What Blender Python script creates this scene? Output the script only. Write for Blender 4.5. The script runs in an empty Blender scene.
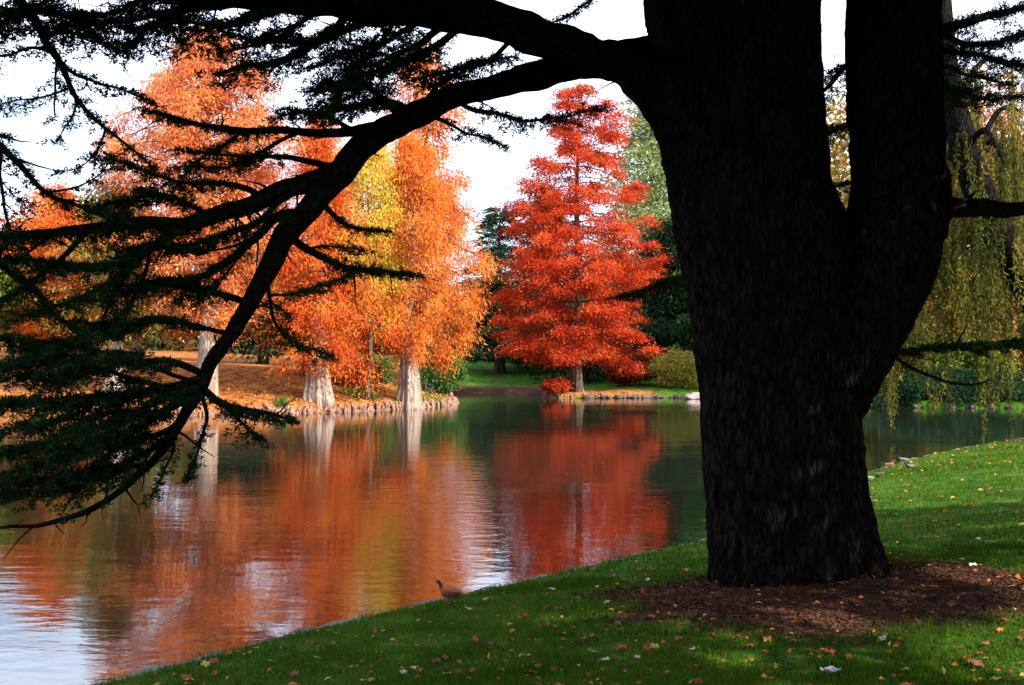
import bpy, bmesh, math, random
import numpy as np
from mathutils import Vector, noise as mnoise

random.seed(7)
rng = np.random.default_rng(7)
scene = bpy.context.scene
C = scene.collection
R = math.radians

# ------------------------------------------------------------------ camera
EYE = 2.2                      # metres above the water (z = 0)
FPX = 1000.0                   # focal length in pixels of a 1024-wide picture
PITCH = math.atan2(22.5, FPX)
cam_d = bpy.data.cameras.new('camera')
cam = bpy.data.objects.new('camera', cam_d)
C.objects.link(cam)
cam_d.sensor_width = 36.0
cam_d.lens = 36.0 * FPX / 1024.0
cam_d.clip_start = 0.1
cam_d.clip_end = 3000
cam.location = (0, 0, EYE)
cam.rotation_euler = (math.pi / 2 + PITCH, 0, 0)
scene.camera = cam
CP, SP = math.cos(PITCH), math.sin(PITCH)


def at(px, py, d):
    """world point that stands at horizontal distance d along Y and shows at a pixel"""
    u, v = (px - 512.0) / FPX, (342.5 - py) / FPX
    vy, vz = CP - v * SP, SP + v * CP
    k = d / vy
    return np.array([u * k, d, EYE + vz * k])


def project(P):
    P = np.asarray(P, float)
    x, y, z = P[..., 0], P[..., 1], P[..., 2] - EYE
    dep = y * CP + z * SP
    up = -y * SP + z * CP
    s = np.where(dep > 0.05, dep, 0.05)
    return 512 + FPX * x / s, 342.5 - FPX * up / s, dep


# ------------------------------------------------------------------ mesh helpers
def mesh_np(name, V, faces, mat=None, smooth=False):
    """faces: list of integer arrays (n,k)"""
    V = np.ascontiguousarray(V, dtype=np.float32)
    me = bpy.data.meshes.new(name)
    me.vertices.add(len(V))
    me.vertices.foreach_set('co', V.ravel())
    idx, tot = [], []
    for f in faces:
        f = np.asarray(f, dtype=np.int32)
        if len(f) == 0:
            continue
        idx.append(f.ravel())
        tot.append(np.full(len(f), f.shape[1], dtype=np.int32))
    idx = np.concatenate(idx)
    tot = np.concatenate(tot)
    start = np.concatenate(([0], np.cumsum(tot)[:-1])).astype(np.int32)
    me.loops.add(len(idx))
    me.loops.foreach_set('vertex_index', idx)
    me.polygons.add(len(tot))
    me.polygons.foreach_set('loop_start', start)
    me.polygons.foreach_set('loop_total', tot)
    if smooth:
        me.polygons.foreach_set('use_smooth', np.ones(len(tot), dtype=bool))
    me.update(calc_edges=True)
    me.validate()
    if mat:
        me.materials.append(mat)
    return me


class Buf:
    """collects geometry in world coordinates"""
    def __init__(self):
        self.V, self.F, self.n = [], [], 0

    def add(self, V, F):
        V = np.asarray(V, float)
        if len(V) == 0:
            return
        self.V.append(V)
        for f in (F if isinstance(F, list) else [F]):
            self.F.append(np.asarray(f) + self.n)
        self.n += len(V)

    def obj(self, name, mat, parent=None, origin=(0, 0, 0), smooth=False):
        V = np.concatenate(self.V) - np.asarray(origin, float)
        me = mesh_np(name, V, self.F, mat, smooth)
        o = bpy.data.objects.new(name, me)
        C.objects.link(o)
        if parent is not None:
            o.parent = parent
        return o


def tag(o, label=None, cat=None, group=None, kind=None):
    if label: o['label'] = label
    if cat: o['category'] = cat
    if group: o['group'] = group
    if kind: o['kind'] = kind
    return o


def empty(name, loc, label, cat, group=None):
    o = bpy.data.objects.new(name, None)
    C.objects.link(o)
    o.location = tuple(float(v) for v in loc)
    o.empty_display_size = 0.3
    return tag(o, label, cat, group)


def nrm(v):
    v = np.asarray(v, float)
    return v / np.maximum(np.linalg.norm(v, axis=-1, keepdims=True), 1e-9)


def catmull(P, sub, closed=False):
    P = np.asarray(P, float)
    n = len(P)
    out = []
    for i in range(n if closed else n - 1):
        if closed:
            p0, p1, p2, p3 = P[(i - 1) % n], P[i], P[(i + 1) % n], P[(i + 2) % n]
        else:
            p0, p1, p2, p3 = P[max(i - 1, 0)], P[i], P[i + 1], P[min(i + 2, n - 1)]
        for k in range(sub):
            t = k / sub
            out.append(0.5 * (2 * p1 + (p2 - p0) * t + (2 * p0 - 5 * p1 + 4 * p2 - p3) * t * t
                              + (3 * p1 - p0 - 3 * p2 + p3) * t ** 3))
    if not closed:
        out.append(P[-1])
    return np.array(out)


def tube(path, radii, seg=8, rough=0.0, cap=True, flute=0, flute_amt=None, squash=1.0, seed=0):
    """swept tube; returns V, F"""
    path = np.asarray(path, float)
    radii = np.asarray(radii, float)
    n = len(path)
    T = nrm(np.gradient(path, axis=0))
    ref = np.array([0.0, 1.0, 0.0]) if abs(T[0][1]) < 0.9 else np.array([1.0, 0, 0])
    V = np.zeros((n, seg, 3))
    a = nrm(np.cross(T[0], ref))
    ang = np.arange(seg) / seg * 2 * math.pi
    for i in range(n):
        a = nrm(a - T[i] * np.dot(a, T[i]))
        b = np.cross(T[i], a)
        rr = np.full(seg, radii[i])
        if flute:
            fa = flute_amt[i] if flute_amt is not None else 0.1
            rr = rr * (1 + fa * (np.abs(np.cos(ang * flute / 2 + seed)) ** 0.6 - 0.6 + 0.35 * np.sin(ang * 3 + seed * 2)))
        if rough:
            rr = rr * np.array([1 + rough * mnoise.noise(Vector((math.cos(q) * 1.7 + seed * 3.1, math.sin(q) * 1.7, i * 0.45 + seed))) for q in ang])
        V[i] = path[i] + rr[:, None] * (np.cos(ang)[:, None] * a * squash + np.sin(ang)[:, None] * b)
    V = V.reshape(-1, 3)
    i = np.arange(n - 1)[:, None] * seg
    j = np.arange(seg)[None, :]
    j2 = (j + 1) % seg
    F = np.stack([i + j, i + j2, i + seg + j2, i + seg + j], -1).reshape(-1, 4)
    F = [F]
    if cap:
        V = np.vstack([V, path[-1] + T[-1] * radii[-1] * 0.5, path[0]])
        top = (n - 1) * seg
        jj = np.arange(seg)
        F.append(np.stack([top + jj, top + (jj + 1) % seg, np.full(seg, n * seg)], -1))
        F.append(np.stack([(jj + 1) % seg, jj, np.full(seg, n * seg + 1)], -1))
    return V, F


def rhombs(c, d, L, W, side=None, bend=0.15):
    """leaf-shaped quads: base at c, pointing along d"""
    n = len(c)
    d = nrm(d)
    if side is None:
        side = rng.normal(size=(n, 3))
    s = nrm(np.cross(d, side))
    up = np.cross(s, d)
    L = np.broadcast_to(np.asarray(L, float), (n,))[:, None]
    W = np.broadcast_to(np.asarray(W, float), (n,))[:, None]
    m = c + d * L * 0.45 + up * L * bend
    V = np.stack([c, m + s * W * 0.5, c + d * L, m - s * W * 0.5], 1).reshape(-1, 3)
    F = np.arange(n * 4).reshape(n, 4)
    return V, F


def tris(c, d, L, W):
    n = len(c)
    d = nrm(d)
    s = nrm(np.cross(d, rng.normal(size=(n, 3))))
    L = np.broadcast_to(np.asarray(L, float), (n,))[:, None]
    W = np.broadcast_to(np.asarray(W, float), (n,))[:, None]
    V = np.stack([c - s * W * 0.5, c + s * W * 0.5, c + d * L], 1).reshape(-1, 3)
    return V, np.arange(n * 3).reshape(n, 3)


# ------------------------------------------------------------------ materials
def new_mat(name):
    m = bpy.data.materials.new(name)
    m.use_nodes = True
    nt = m.node_tree
    nt.nodes.clear()
    out = nt.nodes.new('ShaderNodeOutputMaterial')
    return m, nt, nt.nodes, nt.links, out


def ramp(nodes, stops, interp='LINEAR'):
    r = nodes.new('ShaderNodeValToRGB')
    r.color_ramp.interpolation = interp
    e = r.color_ramp.elements
    while len(e) < len(stops):
        e.new(0.5)
    for k, (p, col) in enumerate(stops):
        e[k].position = p
        e[k].color = (*col, 1)
    return r


def leaf_mat(name, cols, trans=0.3, nscale=0.35, island=0.5, gloss=0.0):
    """leaf colours wander from clump to clump and from leaf to leaf"""
    m, nt, N, Lk, out = new_mat(name)
    geo = N.new('ShaderNodeNewGeometry')
    tc = N.new('ShaderNodeTexCoord')
    nz = N.new('ShaderNodeTexNoise')
    nz.inputs['Scale'].default_value = nscale
    nz.inputs['Detail'].default_value = 3
    Lk.new(tc.outputs['Object'], nz.inputs['Vector'])
    st = N.new('ShaderNodeMapRange')
    st.inputs['From Min'].default_value = 0.3
    st.inputs['From Max'].default_value = 0.7
    Lk.new(nz.outputs['Fac'], st.inputs['Value'])
    mx = N.new('ShaderNodeMix')
    mx.inputs[0].default_value = island
    Lk.new(st.outputs[0], mx.inputs[2])
    Lk.new(geo.outputs['Random Per Island'], mx.inputs[3])
    rp = ramp(N, [(k / max(len(cols) - 1, 1), c) for k, c in enumerate(cols)])
    Lk.new(mx.outputs[0], rp.inputs['Fac'])
    di = N.new('ShaderNodeBsdfDiffuse')
    tr = N.new('ShaderNodeBsdfTranslucent')
    Lk.new(rp.outputs[0], di.inputs['Color'])
    Lk.new(rp.outputs[0], tr.inputs['Color'])
    ms = N.new('ShaderNodeMixShader')
    ms.inputs[0].default_value = trans
    Lk.new(di.outputs[0], ms.inputs[1])
    Lk.new(tr.outputs[0], ms.inputs[2])
    last = ms
    if gloss:
        gl = N.new('ShaderNodeBsdfGlossy')
        gl.inputs['Roughness'].default_value = 0.45
        m2 = N.new('ShaderNodeMixShader')
        m2.inputs[0].default_value = gloss
        Lk.new(last.outputs[0], m2.inputs[1])
        Lk.new(gl.outputs[0], m2.inputs[2])
        last = m2
    Lk.new(last.outputs[0], out.inputs['Surface'])
    return m


def bark_mat(name, cols, scale=(9, 9, 1.6), bump=0.6, dist=0.04, moss=None):
    m, nt, N, Lk, out = new_mat(name)
    tc = N.new('ShaderNodeTexCoord')
    mp = N.new('ShaderNodeMapping')
    mp.inputs['Scale'].default_value = scale
    Lk.new(tc.outputs['Object'], mp.inputs['Vector'])
    n1 = N.new('ShaderNodeTexNoise')
    n1.inputs['Scale'].default_value = 1.0
    n1.inputs['Detail'].default_value = 7
    n1.inputs['Roughness'].default_value = 0.65
    Lk.new(mp.outputs[0], n1.inputs['Vector'])
    vo = N.new('ShaderNodeTexVoronoi')
    vo.feature = 'DISTANCE_TO_EDGE'
    vo.inputs['Scale'].default_value = 1.3
    Lk.new(mp.outputs[0], vo.inputs['Vector'])
    mul = N.new('ShaderNodeMath')
    mul.operation = 'MULTIPLY_ADD'
    mul.inputs[1].default_value = 0.8
    Lk.new(vo.outputs['Distance'], mul.inputs[0])
    Lk.new(n1.outputs['Fac'], mul.inputs[2])
    rp = ramp(N, [(0.3, cols[0]), (0.55, cols[1]), (0.8, cols[2])])
    Lk.new(mul.outputs[0], rp.inputs['Fac'])
    bs = N.new('ShaderNodeBsdfPrincipled')
    bs.inputs['Roughness'].default_value = 0.95
    bs.inputs['Specular IOR Level'].default_value = 0.1 if cols[1][0] > 0.05 else 0.0
    col = rp.outputs[0]
    if moss:
        n2 = N.new('ShaderNodeTexNoise')
        n2.inputs['Scale'].default_value = 1.1
        n2.inputs['Detail'].default_value = 5
        Lk.new(tc.outputs['Object'], n2.inputs['Vector'])
        r2 = ramp(N, [(0.5, (0, 0, 0)), (0.68, (1, 1, 1))])
        Lk.new(n2.outputs['Fac'], r2.inputs['Fac'])
        mx = N.new('ShaderNodeMix')
        mx.data_type = 'RGBA'
        Lk.new(r2.outputs[0], mx.inputs[0])
        Lk.new(col, mx.inputs[6])
        mx.inputs[7].default_value = (*moss, 1)
        col = mx.outputs[2]
    Lk.new(col, bs.inputs['Base Color'])
    bp = N.new('ShaderNodeBump')
    bp.inputs['Strength'].default_value = bump
    bp.inputs['Distance'].default_value = dist
    Lk.new(mul.outputs[0], bp.inputs['Height'])
    Lk.new(bp.outputs[0], bs.inputs['Normal'])
    Lk.new(bs.outputs[0], out.inputs['Surface'])
    return m


def plain_mat(name, cols, scale=8.0, rough=0.8, bump=0.3, coords='Object'):
    m, nt, N, Lk, out = new_mat(name)
    tc = N.new('ShaderNodeTexCoord')
    n1 = N.new('ShaderNodeTexNoise')
    n1.inputs['Scale'].default_value = scale
    n1.inputs['Detail'].default_value = 6
    Lk.new(tc.outputs[coords], n1.inputs['Vector'])
    rp = ramp(N, [(0.3 + 0.4 * k / max(len(cols) - 1, 1), c) for k, c in enumerate(cols)])
    Lk.new(n1.outputs['Fac'], rp.inputs['Fac'])
    bs = N.new('ShaderNodeBsdfPrincipled')
    bs.inputs['Roughness'].default_value = rough
    bs.inputs['Specular IOR Level'].default_value = 0.25
    Lk.new(rp.outputs[0], bs.inputs['Base Color'])
    if bump:
        bp = N.new('ShaderNodeBump')
        bp.inputs['Strength'].default_value = bump
        bp.inputs['Distance'].default_value = 0.03
        Lk.new(n1.outputs['Fac'], bp.inputs['Height'])
        Lk.new(bp.outputs[0], bs.inputs['Normal'])
    Lk.new(bs.outputs[0], out.inputs['Surface'])
    return m


M = {}
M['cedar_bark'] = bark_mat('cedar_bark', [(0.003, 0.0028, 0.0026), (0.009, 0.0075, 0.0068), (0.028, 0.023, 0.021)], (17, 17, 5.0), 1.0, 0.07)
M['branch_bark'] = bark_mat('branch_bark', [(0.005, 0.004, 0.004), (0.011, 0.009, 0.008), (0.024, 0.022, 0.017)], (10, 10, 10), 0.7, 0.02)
M['cypress_bark'] = bark_mat('cypress_bark', [(0.07, 0.042, 0.028), (0.30, 0.215, 0.16), (0.54, 0.43, 0.35)], (6.0, 6.0, 0.35), 1.0, 0.10)
M['brown_bark'] = bark_mat('brown_bark', [(0.03, 0.022, 0.016), (0.075, 0.055, 0.04), (0.15, 0.115, 0.085)], (4, 4, 0.6), 0.8, 0.05)
M['cedar_needles'] = leaf_mat('cedar_needles', [(0.006, 0.020, 0.009), (0.012, 0.036, 0.013), (0.038, 0.082, 0.020)], 0.25, 1.2, 0.55)
M['orange'] = leaf_mat('orange_needles', [(0.34, 0.055, 0.012), (0.62, 0.135, 0.022), (0.80, 0.25, 0.045), (0.80, 0.42, 0.09)], 0.22, 0.75, 0.2)
M['salmon'] = leaf_mat('salmon_needles', [(0.34, 0.065, 0.022), (0.62, 0.15, 0.045), (0.78, 0.27, 0.085), (0.78, 0.38, 0.14)], 0.22, 0.75, 0.2)
M['redorange'] = leaf_mat('red_orange_needles', [(0.36, 0.045, 0.012), (0.60, 0.09, 0.02), (0.75, 0.18, 0.03), (0.66, 0.40, 0.05)], 0.22, 0.75, 0.2)
M['yellow'] = leaf_mat('yellow_needles', [(0.70, 0.27, 0.035), (0.72, 0.42, 0.05), (0.58, 0.48, 0.06), (0.30, 0.38, 0.05)], 0.25, 0.9, 0.3)
M['red'] = leaf_mat('red_needles', [(0.20, 0.014, 0.008), (0.42, 0.034, 0.012), (0.64, 0.080, 0.022), (0.76, 0.18, 0.05)], 0.22, 0.75, 0.2)
M['mixed'] = leaf_mat('turning_leaves', [(0.10, 0.14, 0.03), (0.28, 0.26, 0.05), (0.42, 0.22, 0.05), (0.50, 0.13, 0.03)], 0.35, 0.45, 0.5)
M['rust'] = leaf_mat('rust_leaves', [(0.16, 0.035, 0.018), (0.30, 0.06, 0.025), (0.42, 0.09, 0.035)], 0.3, 0.4, 0.5)
M['lime'] = leaf_mat('lime_leaves', [(0.10, 0.17, 0.02), (0.20, 0.27, 0.035), (0.36, 0.35, 0.05)], 0.35, 0.5, 0.5)
M['green'] = leaf_mat('green_leaves', [(0.03, 0.09, 0.02), (0.06, 0.15, 0.03), (0.12, 0.22, 0.05)], 0.3, 0.5, 0.5)
M['darkgreen'] = leaf_mat('dark_needles', [(0.010, 0.028, 0.014), (0.020, 0.050, 0.022), (0.038, 0.075, 0.032)], 0.2, 0.5, 0.5)
M['bluegreen'] = leaf_mat('grey_green_needles', [(0.12, 0.19, 0.09), (0.26, 0.34, 0.13), (0.44, 0.46, 0.15)], 0.3, 0.35, 0.5)
M['willow'] = leaf_mat('willow_leaves', [(0.015, 0.027, 0.008), (0.055, 0.070, 0.014), (0.15, 0.14, 0.027), (0.36, 0.24, 0.045)], 0.4, 0.4, 0.25)
M['amber'] = leaf_mat('amber_leaves', [(0.45, 0.18, 0.03), (0.62, 0.30, 0.04), (0.65, 0.42, 0.06)], 0.35, 0.5, 0.5)
M['brownorange'] = leaf_mat('brown_orange_leaves', [(0.26, 0.10, 0.035), (0.42, 0.18, 0.06), (0.52, 0.28, 0.10)], 0.35, 0.5, 0.5)
M['shrub'] = leaf_mat('straw_green_leaves', [(0.20, 0.22, 0.035), (0.40, 0.36, 0.06), (0.60, 0.46, 0.11)], 0.3, 0.9, 0.5)
M['woods'] = leaf_mat('woodland_leaves', [(0.02, 0.045, 0.018), (0.05, 0.085, 0.025), (0.12, 0.13, 0.03), (0.26, 0.12, 0.03)], 0.25, 0.09, 0.35)
M['grass'] = leaf_mat('grass_blades', [(0.023, 0.060, 0.006), (0.056, 0.122, 0.009), (0.135, 0.205, 0.016)], 0.3, 1.3, 0.55)
M['stone'] = plain_mat('stone', [(0.05, 0.038, 0.028), (0.12, 0.09, 0.066), (0.20, 0.155, 0.118)], 5.0)
M['kerb'] = plain_mat('kerb_stone', [(0.04, 0.04, 0.032), (0.10, 0.098, 0.085), (0.19, 0.185, 0.17)], 3.0)
M['pinkstone'] = plain_mat('pink_grey_stone', [(0.22, 0.17, 0.16), (0.36, 0.28, 0.26), (0.46, 0.40, 0.38)], 2.0)
M['mossstone'] = plain_mat('mossy_stone', [(0.025, 0.03, 0.018), (0.085, 0.068, 0.045), (0.20, 0.145, 0.105)], 4.0)
M['knee'] = bark_mat('knee_bark', [(0.07, 0.03, 0.02), (0.24, 0.12, 0.08), (0.44, 0.29, 0.21)], (14, 14, 4), 0.6, 0.03)
M['mulch'] = leaf_mat('mulch_chips', [(0.034, 0.014, 0.009), (0.085, 0.036, 0.021), (0.17, 0.078, 0.045)], 0.0, 2.0, 0.7)

# ------------------------------------------------------------------ the lake outline and the terrain
LAKE_CTRL = [(-4.6, 5.2), (-2.95, 6.9), (-1.85, 8.25), (-0.72, 9.45), (0.5, 10.75), (1.6, 11.9), (2.6, 13.0), (4.6, 16.4),
             (7.4, 20.8), (10.8, 25.3), (15.7, 30.4), (25, 37), (38, 41), (46, 46), (40, 50.2), (28, 50.5), (20.5, 51.5),
             (18.5, 57), (16, 63), (12.4, 66.6), (8, 66.6), (3.6, 66.4), (2.3, 68.2), (2.2, 74), (0, 78), (-4.6, 77), (-6, 70),
             (-4.6, 62), (-3.3, 58), (-3.6, 54.6), (-5.9, 49.2), (-9.4, 45.6), (-13.6, 43.8), (-18.4, 43.2), (-24, 45), (-32, 46.5),
             (-48, 42), (-58, 25), (-50, 5), (-30, -8), (-14, -4), (-8, 1.6)]
LAKE_CTRL = [(x * 0.957, y * 0.957) if k < 11 else (x, y) for k, (x, y) in enumerate(LAKE_CTRL)]
LAKE = catmull(LAKE_CTRL, 6, closed=True)
LA, LB = LAKE, np.roll(LAKE, -1, axis=0)


def lake_dist(x, y):
    """distance to the shoreline, positive on land"""
    P = np.stack([np.ravel(x), np.ravel(y)], -1).astype(np.float32)
    out = np.empty(len(P))
    A = LA.astype(np.float32)
    D = (LB - LA).astype(np.float32)
    dd = (D ** 2).sum(1)
    for s in range(0, len(P), 20000):
        p = P[s:s + 20000]
        wx = p[:, None, 0] - A[None, :, 0]
        wy = p[:, None, 1] - A[None, :, 1]
        t = np.clip((wx * D[:, 0] + wy * D[:, 1]) / dd, 0, 1)
        q = np.sqrt(((wx - t * D[:, 0]) ** 2 + (wy - t * D[:, 1]) ** 2).min(1))
        c = ((A[None, :, 1] > p[:, None, 1]) != ((A[:, 1] + D[:, 1])[None, :] > p[:, None, 1]))
        with np.errstate(divide='ignore', invalid='ignore'):
            xi = A[None, :, 0] + (p[:, None, 1] - A[None, :, 1]) / D[None, :, 1] * D[None, :, 0]
        inside = (c & (p[:, None, 0] < xi)).sum(1) % 2 == 1
        out[s:s + 20000] = np.where(inside, -q, q)
    return out.reshape(np.shape(x))


def sstep(a, b, x):
    t = np.clip((x - a) / (b - a), 0, 1)
    return t * t * (3 - 2 * t)


def height(x, y, s=None):
    x, y = np.asarray(x, float), np.asarray(y, float)
    if s is None:
        s = lake_dist(x, y)
    sp = np.maximum(s, 0)
    near = 0.09 + 0.115 * np.minimum(sp, 3.4) + 0.035 * np.clip(sp - 3.4, 0, 25)
    wl = 1 - sstep(-8, -2.5, x)
    left = 0.40 + 0.17 * np.minimum(sp, 10) + 0.05 * np.clip(sp - 10, 0, 60)
    mid = 0.34 + 0.05 * np.minimum(sp, 7) + 0.10 * np.clip(sp - 7, 0, 35) + 0.03 * np.clip(sp - 42, 0, 100)
    far = wl * left + (1 - wl) * mid
    wn = 1 - sstep(36, 44, y)
    z = wn * near + (1 - wn) * far
    z = z + 0.03 * np.sin(x * 0.9 + 1.3 * np.sin(y * 0.5)) * np.clip(sp * 0.5, 0, 1) + 0.02 * np.sin(y * 1.7 + x * 0.6) * np.clip(sp * 0.5, 0, 1)
    rt = np.hypot(x - 2.36, y - 8.25)
    z = z + 0.05 * np.exp(-np.maximum(rt - 0.66, 0) / 0.28)
    bed = np.maximum(-0.9, -0.35 + 0.25 * s)
    ramp_w = np.where(wn > 0.5, 0.06, 0.35)
    k = np.clip((s + ramp_w * 0.3) / ramp_w, 0, 1)
    return np.where(s < -ramp_w * 0.3, bed, bed * (1 - k) + z * k)


TREE = np.array([2.36, 8.25])


def mulch_mask(x, y):
    """the bare ring of bark litter under the cedar, an irregular oval"""
    dx, dy = (x - 2.45) / 1.80, (y - 7.75) / 1.40
    r = np.sqrt(dx * dx + dy * dy)
    a = np.arctan2(dy, dx)
    edge = 1 + 0.10 * np.sin(a * 3 + 1) + 0.07 * np.sin(a * 7 + 2) + 0.04 * np.sin(a * 13)
    return edge - r          # positive inside


def build_ground():
    rings = 1.4 * np.exp(np.arange(0, 760) * 0.0082)
    front = np.arange(-36, 36.001, 0.16)
    back = np.arange(40, 320.001, 4.0)
    ang = np.radians(np.concatenate([front, back]))
    rr, aa = np.meshgrid(rings, ang, indexing='ij')
    x, y = rr * np.sin(aa), rr * np.cos(aa)
    s = lake_dist(x, y)
    z = height(x, y, s)
    n, m = rr.shape
    V = np.stack([x, y, z], -1).reshape(-1, 3)
    i = np.arange(n - 1)[:, None] * m
    j = np.arange(m)[None, :]
    j2 = (j + 1) % m
    F = np.stack([i + j2, i + j, i + m + j, i + m + j2], -1).reshape(-1, 4)
    V = np.vstack([V, [[0, 0, float(z[0].mean())]]])
    jj = np.arange(m)
    F2 = np.stack([jj, (jj + 1) % m, np.full(m, n * m)], -1)
    me = mesh_np('ground', V, [F, F2], None, True)
    litter = (1 - sstep(-8, -3.5, x)) * sstep(38, 42, y) * (1 - sstep(10, 24, s) * 0.6 * sstep(-14, -6, x))
    litter = np.maximum(litter, sstep(66, 67, y) * (1 - sstep(1.5, 3.2, s)) * (1 - sstep(8.5, 10.5, x)))
    mul = sstep(-0.10, 0.10, mulch_mask(x, y))
    mul = np.maximum(mul, (1 - sstep(1.2, 4.0, s)) * sstep(68.5, 71, y) * (1 - sstep(2.0, 3.5, x)))  # same dark brown also laid on the ground around the channel end
    for nm, arr in (('litter', litter), ('mulch', mul)):
        at_ = me.attributes.new(nm, 'FLOAT', 'POINT')
        at_.data.foreach_set('value', np.concatenate([arr.ravel(), [0]]).astype(np.float32))
    m_, nt, N, Lk, out = new_mat('ground_cover')
    tc = N.new('ShaderNodeTexCoord')

    def nz(scale, detail=5):
        q = N.new('ShaderNodeTexNoise')
        q.inputs['Scale'].default_value = scale
        q.inputs['Detail'].default_value = detail
        Lk.new(tc.outputs['Object'], q.inputs['Vector'])
        return q

    def mix(fac, a, b):
        q = N.new('ShaderNodeMix')
        q.data_type = 'RGBA'
        Lk.new(fac, q.inputs[0])
        Lk.new(a, q.inputs[6])
        Lk.new(b, q.inputs[7])
        return q.outputs[2]
    g1 = nz(3.0, 8)
    rg = ramp(N, [(0.3, (0.022, 0.058, 0.007)), (0.5, (0.042, 0.105, 0.010)), (0.72, (0.085, 0.160, 0.016))])
    Lk.new(g1.outputs['Fac'], rg.inputs['Fac'])
    g2 = nz(2.2, 9)
    rl = ramp(N, [(0.28, (0.10, 0.035, 0.015)), (0.45, (0.26, 0.085, 0.025)), (0.6, (0.40, 0.15, 0.035)), (0.75, (0.34, 0.20, 0.07))])
    Lk.new(g2.outputs['Fac'], rl.inputs['Fac'])
    g3 = nz(24, 8)
    rm = ramp(N, [(0.3, (0.03, 0.012, 0.007)), (0.5, (0.06, 0.031, 0.019)), (0.72, (0.13, 0.073, 0.046))])
    Lk.new(g3.outputs['Fac'], rm.inputs['Fac'])
    al = N.new('ShaderNodeAttribute'); al.attribute_name = 'litter'
    am = N.new('ShaderNodeAttribute'); am.attribute_name = 'mulch'
    g4 = nz(0.9, 6)
    ad = N.new('ShaderNodeMath'); ad.operation = 'MULTIPLY_ADD'
    Lk.new(g4.outputs['Fac'], ad.inputs[0]); ad.inputs[1].default_value = 0.9
    Lk.new(al.outputs['Fac'], ad.inputs[2])
    th = ramp(N, [(0.78, (0, 0, 0)), (0.98, (1, 1, 1))])
    Lk.new(ad.outputs[0], th.inputs['Fac'])
    col = mix(th.outputs[0], rg.outputs[0], rl.outputs[0])
    col = mix(am.outputs['Fac'], col, rm.outputs[0])
    bs = N.new('ShaderNodeBsdfPrincipled')
    bs.inputs['Roughness'].default_value = 1.0
    bs.inputs['Specular IOR Level'].default_value = 0.05
    Lk.new(col, bs.inputs['Base Color'])
    bp = N.new('ShaderNodeBump')
    bp.inputs['Strength'].default_value = 0.6
    bp.inputs['Distance'].default_value = 0.05
    Lk.new(g3.outputs['Fac'], bp.inputs['Height'])
    Lk.new(bp.outputs[0], bs.inputs['Normal'])
    Lk.new(bs.outputs[0], out.inputs['Surface'])
    me.materials.append(m_)
    o = bpy.data.objects.new('ground', me)
    C.objects.link(o)
    tag(o, 'lawn and leaf covered banks around the lake', None, None, 'structure')


build_ground()


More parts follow.
